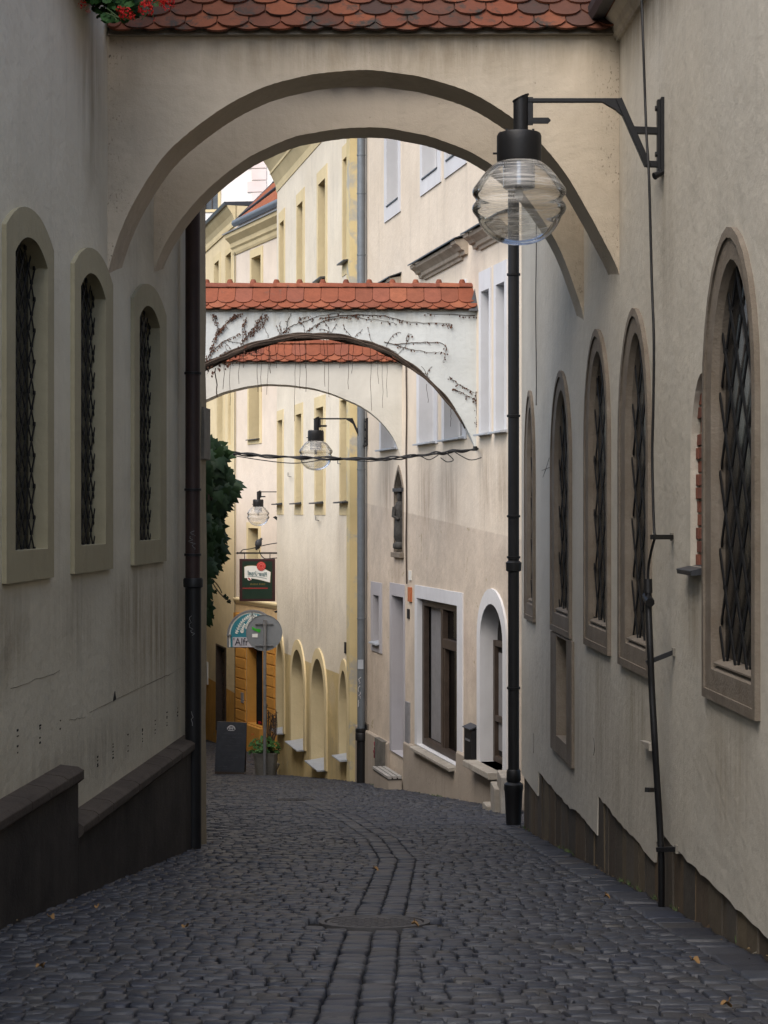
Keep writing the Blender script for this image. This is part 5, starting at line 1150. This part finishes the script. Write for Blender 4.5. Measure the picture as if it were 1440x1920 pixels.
MB().tube([PW.hit(893, 841, -.02), P(893, 841, Qc)], .012, 6).lathe([(.03, -.03), (.03, .03)], P(891, 841, Qc), 8).build('wall_anchor', M['black'], cbl)
cd = thing('cable_conduit', 'thin black cable running into a bent standing conduit on the right wall', 'conduit', RW.hit(1240, 1697, .06))
D = .15
MB().tube(sample([RW.hit(u, v, D) for u, v in ((1202, -60), (1204, 20), (1208, 140), (1212, 250), (1217, 335), (1222, 520), (1226, 640), (1225, 760), (1223, 860), (1226, 985), (1228, 1005), (1222, 1030), (1216, 1062), (1215, 1095))], 6), .0085, 6).build('cable', M['rubber'], cd, smooth=60)
pts = [RW.hit(u, v, d) for u, v, d in ((1215, 1088, D), (1216, 1140, D), (1219, 1215, D), (1222, 1290, .14), (1227, 1380, .13), (1231, 1450, .11), (1237, 1545, .08), (1240, 1620, .07), (1240, 1700, .06))]
MB().tube(sample(pts, 5), .021, 10).tube([RW.hit(1215, 1086, D), RW.hit(1215.5, 1112, D)], .027, 10).tube([RW.hit(1212, 1118, D), RW.hit(1219, 1130, D)], .03, 8).build('conduit', M['blackpipe'], cd, smooth=50)
MB().tube(sample([RW.hit(u, v, .05) for u, v in ((1232, 1420), (1234, 1500), (1233, 1560), (1236, 1600))], 5), .006, 5).build('loose_wire', M['rubber'], cd)
def clampbar(u0, v0, u1, v1, d0): 
    t = RW.hit(u1, v1, 0); MB().bar(RW.hit(u0, v0, d0 + .02), t, .03, .03).build('wall_clamp', M['blackpipe'], cd, bevel=.003)
    MB().box(t, (.03, .05, .05)).build('clamp_anchor', M['greystone'], cd)
clampbar(1223, 1007, 1262, 1007, D); clampbar(1212, 1243, 1265, 1222, D); clampbar(1213, 1481, 1232, 1481, .08); clampbar(1233, 1593, 1270, 1592, .08)
MB().prism([RW.hit(u, v, .01) for u, v in ((1210, 1388), (1228, 1394), (1228, 1408))], RW.at(0, 0, .04) - RW.at(0, 0, 0)).build('chipped_ledge', M['step'], cd)

# ------------------------------------------------------------------ doorstep bench, letterbox, statue
sB0, sB1 = PW.s_of(698, .3), PW.s_of(727, .3); hB = PW.h(727, 1456, .3)
be = thing('slatted_step', 'low box step with pale wooden slats beside the grey side door', 'step', PW.at((sB0 + sB1) / 2, gz(PW.y(sB0)), .15))
wbox(PW, sB0 - .02, sB1 + .02, gz(PW.y(sB1)) - .8, hB - .05, .058, .28).build('box', M['pink_plinth'], be, bevel=.006)
wbox(PW, sB0 - .01, sB1 + .01, hB - .06, hB - .03, .062, .29).build('gap_shade_panel', M['dark'], be)  # dark panel added to paint the shade in the gaps between slats
for k in range(3): wbox(PW, sB0, sB1, hB - .045, hB, .062 + .086 * k, .062 + .086 * k + .062).build('slat', M['slat'], be, bevel=.005)
gr = MB()
for k in range(26):
    u = R(703, 711.5); v = 1393 + k * 1.45
    gr.tube(sample([PW.hit(min(max(u + R(-4, 4), 702), 712), v + R(-5, 5), .058) for _ in range(4)], 3), R(.012, .022), 4)
gr.build('red_graffiti', M['graffiti'], ph)
wbox(PW, sp(728), sp(713), CZ - 6.6, PW.h(720, 1386), -.02, .1).build('wall_stub', M['concrete'], ph, bevel=.01)
mb_ = thing('letterbox', 'dark metal letterbox with sloping lid on the wall beside the arched door', 'letterbox', PW.hit(888, 1392, .1))
s0, s1 = sp(896.5), sp(883); h0, h1 = PW.h(888, 1425), PW.h(888, 1366)
wbox(PW, s0, s1, h0, h1, .01, .10).build('box', M['black'], mb_, bevel=.006)
extrude(PW, [(.0, h1 + .07), (.0, h1 + .05), (.125, h1 + .005), (.125, h1 + .02)], s0 - .01, s1 + .01).build('lid', M['sheet'], mb_, bevel=.003)
wbox(PW, s0 + .06, s1 - .06, h0 + .28, h0 + .31, .095, .106).build('slot', M['galv'], mb_)
sc = PW.at((PW.s_of(741) + PW.s_of(756)) / 2 + .04, Hr(-.62), -.03)
so = MB(); prof = [(.09, 0), (.12, .02), (.12, .09), (.075, .12), (.085, .16), (.11, .2), (.10, .35), (.085, .5), (.095, .62), (.10, .7), (.07, .77), (.035, .8), (.05, .84), (.055, .89), (.045, .94), (.01, .97)]
so.lathe([(r * 1.05, z) for r, z in prof], sc, 16); so.tube([sc + Vector((-.1, -.03, .7)), sc + Vector((-.12, -.07, .55)), sc + Vector((-.03, -.11, .5))], [.035, .03, .024], 8); so.tube([sc + Vector((.09, -.05, .7)), sc + Vector((.1, -.09, .54)), sc + Vector((.02, -.11, .52))], [.035, .03, .024], 8)
tag(so.build('statue', M['statue'], origin=sc, smooth=60), 'small sooty stone statue standing in the pointed wall niche', 'statue')
nf = surround(PW, lerp_o(NI, [(PW.s_of(748.5), Hr(.1))] * len(NI), -.12), NI, .02, .19).build('niche', M['sandstone'], ph)
a, b = sorted((PW.s_of(740), PW.s_of(757.5)))
wbox(PW, a, b, Hr(-.76), Hr(-.675), -.1, .07).build('niche_sill', M['sandstone'], nf, bevel=.006)
wbox(PW, a + .02, b - .02, Hr(.34), Hr(.40), -.16, .045).build('niche_transom', M['sheet'], nf)
hb = MB()
for pts in (((511.5, 970), (516, 967.5), (519.5, 969), (519.5, 976)), ((510, 1143.5), (514, 1146.5), (520, 1144.5), (520, 1149), (516, 1149))): hb.prism([P(u, v, 61.5) for u, v in pts], (0, .05, 0))
hb.build('iron_bracket', M['black'], yh)
# ------------------------------------------------------------------ street surface
gm = MB(); ys = [-25, -10] + [i * 2. for i in range(0, 45)] + [110, 200, 600]
for y0, y1 in zip(ys[:-1], ys[1:]): gm.quad((-80, y0, gz(y0) - .034), (80, y0, gz(y0) - .034), (80, y1, gz(y1) - .034), (-80, y1, gz(y1) - .034))
tag(gm.build('ground', M['grit']), kind='structure')
def xl(y):
    q = y / K
    if q < 24: return -2.86 + .048 * q
    for (a, b), (c, d) in zip(((-1.9, 24), (-2.2, 28), (-2.6, 31.5), (-3.45, 36), (-3.9, 43), (-4.6, 50), (-5.6, 62)), ((-2.2, 28), (-2.6, 31.5), (-3.45, 36), (-3.9, 43), (-4.6, 50), (-5.6, 62), (-7.2, 92))):
        if b <= q <= d: return a + (c - a) * (q - b) / (d - b)
    return -6.
def xr(y):
    q = y / K
    if q < 28.2: return 2.24 - .0258 * q
    if q < 31: return 2.0
    if q < 60: return 1.33 - .1524 * (q - 35.8) if q < 47.6 else -.55 - .1524 * (q - 47.6)
    return -2.4 - .2 * (q - 60) if q < 66 else -1.2 - .292 * (q - 66)
strip = [G(u, v) for u, v in ((652, 1965), (664, 1915), (681, 1830), (699, 1748), (720, 1690), (746, 1612), (716, 1572), (650, 1530), (590, 1506), (566, 1499))]
strip = [Vector((2 * strip[0].x - strip[1].x, 2 * strip[0].y - strip[1].y, 0))] + strip
def strip_x(y):
    for a, b in zip(strip[:-1], strip[1:]):
        if a.y <= y <= b.y: return a.x + (b.x - a.x) * (y - a.y) / (b.y - a.y)
    return None
mh1, mh2 = G(702, 1729), G(554, 1499)
V = []; Fc = []
def sett(cx, cy, w, l, ang=0., lift=0.):
    """one rounded paving stone"""
    n = len(V); ca, sa = math.cos(ang), math.sin(ang); g = [-1, -.82, 0, .82, 1]; hz = R(-.007, .006) + lift; tx, ty = R(-.05, .05), R(-.055, .055)
    top = []; kx, ky = R(-.12, .12), R(-.12, .12)
    for j, b in enumerate(g):
        for i, a in enumerate(g):
            ed = (abs(a) == 1) + (abs(b) == 1); s = .95 if ed == 2 else 1.
            x = a * s * w / 2 * (1 + kx * b) + R(-.004, .004); y = b * s * l / 2 * (1 + ky * a) + R(-.005, .005)
            z = hz + tx * x + ty * y - (.0 if ed == 0 else (.004 if ed == 1 else .01)) - .0004 * (a * a + b * b) + R(-.0018, .0018)
            X, Y = cx + x * ca - y * sa, cy + x * sa + y * ca
            V.append((X, Y, gz(Y) + z)); top.append(n + j * 5 + i)
    for j in range(4):
        for i in range(4): Fc.append((n + j * 5 + i, n + j * 5 + i + 1, n + j * 5 + i + 6, n + j * 5 + i + 5))
    ring = [0, 1, 2, 3, 4, 9, 14, 19, 24, 23, 22, 21, 20, 15, 10, 5]; m = len(V)
    for k in ring:
        x, y, z = V[n + k]; V.append((cx + (x - cx) * 1.04, cy + (y - cy) * 1.04, z - .05))
    for k in range(16): Fc.append((n + ring[(k + 1) % 16], n + ring[k], m + k, m + (k + 1) % 16))
y = 5.2; row = 0
while y < 57:
    l = R(.09, .16) if y < 30 else R(.13, .2)
    a, b = xl(y) - .08, xr(y) + .08; sk = .035 * math.sin(y * .9) + .02 * math.sin(y * 2.3); ph_ = R(0, 6)
    near = y / K < 28.2
    if near: b -= .36
    sx = strip_x(y + l / 2); segs = [(a, b)] if sx is None else [(a, sx - .152), (sx + .152, b)]
    for xa, xb in segs:
        ws = []; tot_ = 0.
        while tot_ < xb - xa: q_ = R(.075, .145); ws.append(q_); tot_ += q_
        if len(ws) > 1 and tot_ - (xb - xa) > .07: tot_ -= ws.pop()
        f_ = (xb - xa) / tot_; x = xa
        for q_ in ws:
            w = q_ * f_; cx = x + w / 2; x += w
            yy = y + l / 2 + sk * (cx - (a + b) / 2) * 1.2 + .03 * math.sin(cx * 1.9 + ph_ * .15 + y) + .05 * (cx - (a + b) / 2) ** 2 * (.35 + .3 * math.sin(y * .35)) + R(-.012, .012)
            ok = True
            for c, r in ((mh1, .33), (mh2, .27)):
                if (cx - c.x) ** 2 + (yy - c.y) ** 2 < (r + .045) ** 2: ok = False
            if ok: sett(cx, yy, w - R(.003, .014), l - R(.003, .022), R(-.06, .06) + sk * .8)
    y += l; row += 1
# twin row of larger stones down the middle
tot = []
for a, b in zip(strip[:-1], strip[1:]):
    d = Vector((b.x - a.x, b.y - a.y)); L = d.length; tot.append((a, d / L, L))
for side in (-1, 1):
    for a, d, L in tot:
        s = R(0, .05); nrm = Vector((-d.y, d.x)); ang = math.atan2(d.y, d.x) - math.pi / 2
        while s < L:
            l = R(.12, .22)
            p = Vector((a.x, a.y)) + d * (s + l / 2) - nrm * side * .075
            if p.y > 5 and (p - Vector((mh1.x, mh1.y))).length > .39 and (p - Vector((mh2.x, mh2.y))).length > .3: sett(p.x, p.y, .138, l - .012, ang + R(-.02, .02), .001)
            s += l
# flatter border stones along the right house
y = 5.2
while y < 28.0 * K:
    l = R(.2, .34); x = xr(y + l / 2); sett(x - .14, y + l / 2, .24, l - .02, -.03, -.004); y += l
me = bpy.data.meshes.new('cobbled_road'); me.from_pydata(V, [], Fc); me.materials.append(M['sett'])
me.polygons.foreach_set('use_smooth', [True] * len(me.polygons)); me.update()
ro = bpy.data.objects.new('cobbled_road', me); COL.objects.link(ro); tag(ro, kind='structure')
# manhole covers
def manhole(c, r, label):
    o = thing('manhole_cover', label, 'manhole cover', c + Vector((0, 0, .0)))
    sl = (gz(c.y + .2) - gz(c.y - .2)) / .4
    def T(mb): mb.v = [(p[0] + c.x, p[1] + c.y, p[2] + c.z + p[1] * sl) for p in mb.v]; return mb
    T(MB().lathe([(r * 1.0, -.06), (r * 1.0, .006), (r * .9, .007), (r * .893, -.004), (r * .89, -.06)], (0, 0, 0), 48)).build('ring', M['castiron'], o, smooth=35)
    cv = MB().lathe([(r * .87, -.05), (r * .87, -.001), (r * .855, .003), (r * .80, .003), (r * .79, -.002), (.001, -.002)], (0, 0, 0), 48)
    k = -r
    st = r / 8.5
    for i in range(-8, 9):
        for j in range(-8, 9):
            if (i + j) % 2 == 0 and math.hypot(i, j) * st < r * .74: cv.box((i * st, j * st, .0), (st * .75, st * .75, .003), .785)
    T(cv).build('cover', M['castiron'], o, smooth=35)
manhole(mh1, .325, 'large round cast iron manhole cover in the near cobbles'); manhole(mh2, .27, 'small distant manhole cover at the end of the twin stone row')
# dropped leaves
def fallen(u, v, s, label, ang):
    p = G(u, v) + Vector((0, 0, .012)); mb = MB(); pts = []
    for k in range(12):
        a = 2 * math.pi * k / 12; r = s * (1 if k % 3 else .72) * (1.25 if k == 0 else 1); pts.append(p + Vector((math.cos(a + ang) * r, math.sin(a + ang) * r * .75, .012 * math.sin(a * 2 + ang) + .25 * s * math.sin(a) + .02)))
    mb.add([p + Vector((0, 0, .018))] + pts, [[0, k + 1, (k + 1) % 12 + 1] for k in range(12)])
    mb.tube([pts[6], pts[6] + (pts[6] - p) * .6], .0025, 4)
    tag(mb.build('fallen_leaf', M['dryleaf'], origin=p, smooth=60), label, 'leaf', 'dry leaves on the cobbles')
for u, v, s, lab, an in ((1303, 1812, .034, 'yellow brown leaf lying on the cobbles below the largest pointed window', .4), (1362, 1896, .034, 'brown leaf at the very bottom of the lane near the right wall', 2.), (1138, 1689, .03, 'brown leaf on the cobbles left of the conduit foot', 1.), (75, 1823, .03, 'orange brown leaf in front of the sooty plinth', 3.), (96, 1728, .03, 'pale yellow leaf close against the sooty plinth', .2), (181, 1708, .026, 'dull yellow leaf a little way out from the sooty plinth', 5.), (347, 1746, .03, 'tan leaf between the plinth and the large manhole cover', 4.), (778, 1742, .035, 'dead leaf lying beside the large manhole cover', 1.4), (704, 1636, .035, 'small yellow leaf on the twin stone row above the large manhole', .9)): fallen(u, v, s * .72, lab, an)

# crumbs of leaves and grit blown against the walls
lt = MB()
def crumb(x, y, s):
    p = Vector((x, y, gz(y) + R(.0, .012))); a = R(0, 6.3); d = Vector((math.cos(a), math.sin(a), R(-.3, .5))); e = Vector((-math.sin(a), math.cos(a), R(-.2, .6)))
    lt.add([p, p + d * s + e * s * .4, p + d * s * 1.6, p + d * s - e * s * .4], [[0, 1, 2, 3]])
for k in range(520):
    y = R(6.5, 34); s = R(.006, .016)
    if random.random() < .5: crumb(xr(y) - abs(random.gauss(0, .06)) - (.0 if y / K < 28.2 else .05), y, s)
    elif y < 17: crumb(xl(y) + abs(random.gauss(0, .07)), y, s)
    else: crumb(R(xl(y), xr(y)), y, s * .8)
tag(lt.build('leaf_litter', M['litter']), 'crumbs of dry leaves and grit gathered along the foot of the walls', 'litter', kind='stuff')
wd = MB()
for k in range(240):
    y = R(8, 33); x = xr(y) - R(.0, .035) - (0 if y / K < 28.2 else .06)
    if math.sin(y * 1.7) + math.sin(y * 4.1) < .3: continue
    for j in range(4):
        a = R(0, 6.3); p = Vector((x, y, gz(y) - .01)); t_ = p + Vector((math.cos(a) * .02 - .012, math.sin(a) * .02, R(.015, .05))); wd.add([p + Vector((.003, .003, 0)), p - Vector((.003, .003, 0)), t_], [[0, 1, 2]])
tag(wd.build('weeds', M['stem']), 'tiny tufts of weeds growing from the joint along the right walls', 'weeds', kind='stuff')

# ------------------------------------------------------------------ light and camera
w = bpy.data.worlds.new('World'); scene.world = w; w.use_nodes = True
nt = w.node_tree; bg = nt.nodes['Background']; sky = nt.nodes.new('ShaderNodeTexSky'); sky.sky_type = 'NISHITA'; sky.sun_disc = False
sd = Vector((-.34, -.52, .78)).normalized()           # towards the veiled sun
sky.sun_elevation = math.asin(sd.z); sky.sun_rotation = math.atan2(sd.x, sd.y)
sky.air_density = 1.; sky.dust_density = 3.; sky.ozone_density = 1.
nt.links.new(sky.outputs[0], bg.inputs[0]); bg.inputs[1].default_value = SKY
sl = bpy.data.lights.new('sun', 'SUN'); sl.energy = SUN; sl.angle = math.radians(65); sl.color = (1, .965, .91)
so = bpy.data.objects.new('sun', sl); COL.objects.link(so); so.rotation_euler = (-sd).to_track_quat('-Z', 'Y').to_euler()
cam = bpy.data.cameras.new('camera'); co = bpy.data.objects.new('camera', cam); COL.objects.link(co); scene.camera = co
co.location = (0, 0, CZ); co.rotation_euler = (math.pi / 2, 0, 0); cam.sensor_fit = 'VERTICAL'; cam.sensor_height = 36; cam.lens = F / 1920 * 36; cam.clip_end = 2000; cam.clip_start = .1
vs_ = scene.view_settings; scene.display_settings.display_device = 'sRGB'; vs_.view_transform = 'Standard'; vs_.look = 'None'; vs_.exposure = EXPO; vs_.gamma = 1; vs_.use_curve_mapping = False
scene.render.engine = 'CYCLES'; cy = scene.cycles; cy.max_bounces = 8; cy.diffuse_bounces = 5; cy.transparent_max_bounces = 16; cy.caustics_reflective = False; cy.caustics_refractive = False
try: cy.use_denoising = True; cy.denoiser = 'OPENIMAGEDENOISE'; cy.denoising_input_passes = 'RGB_ALBEDO_NORMAL'
except Exception: pass
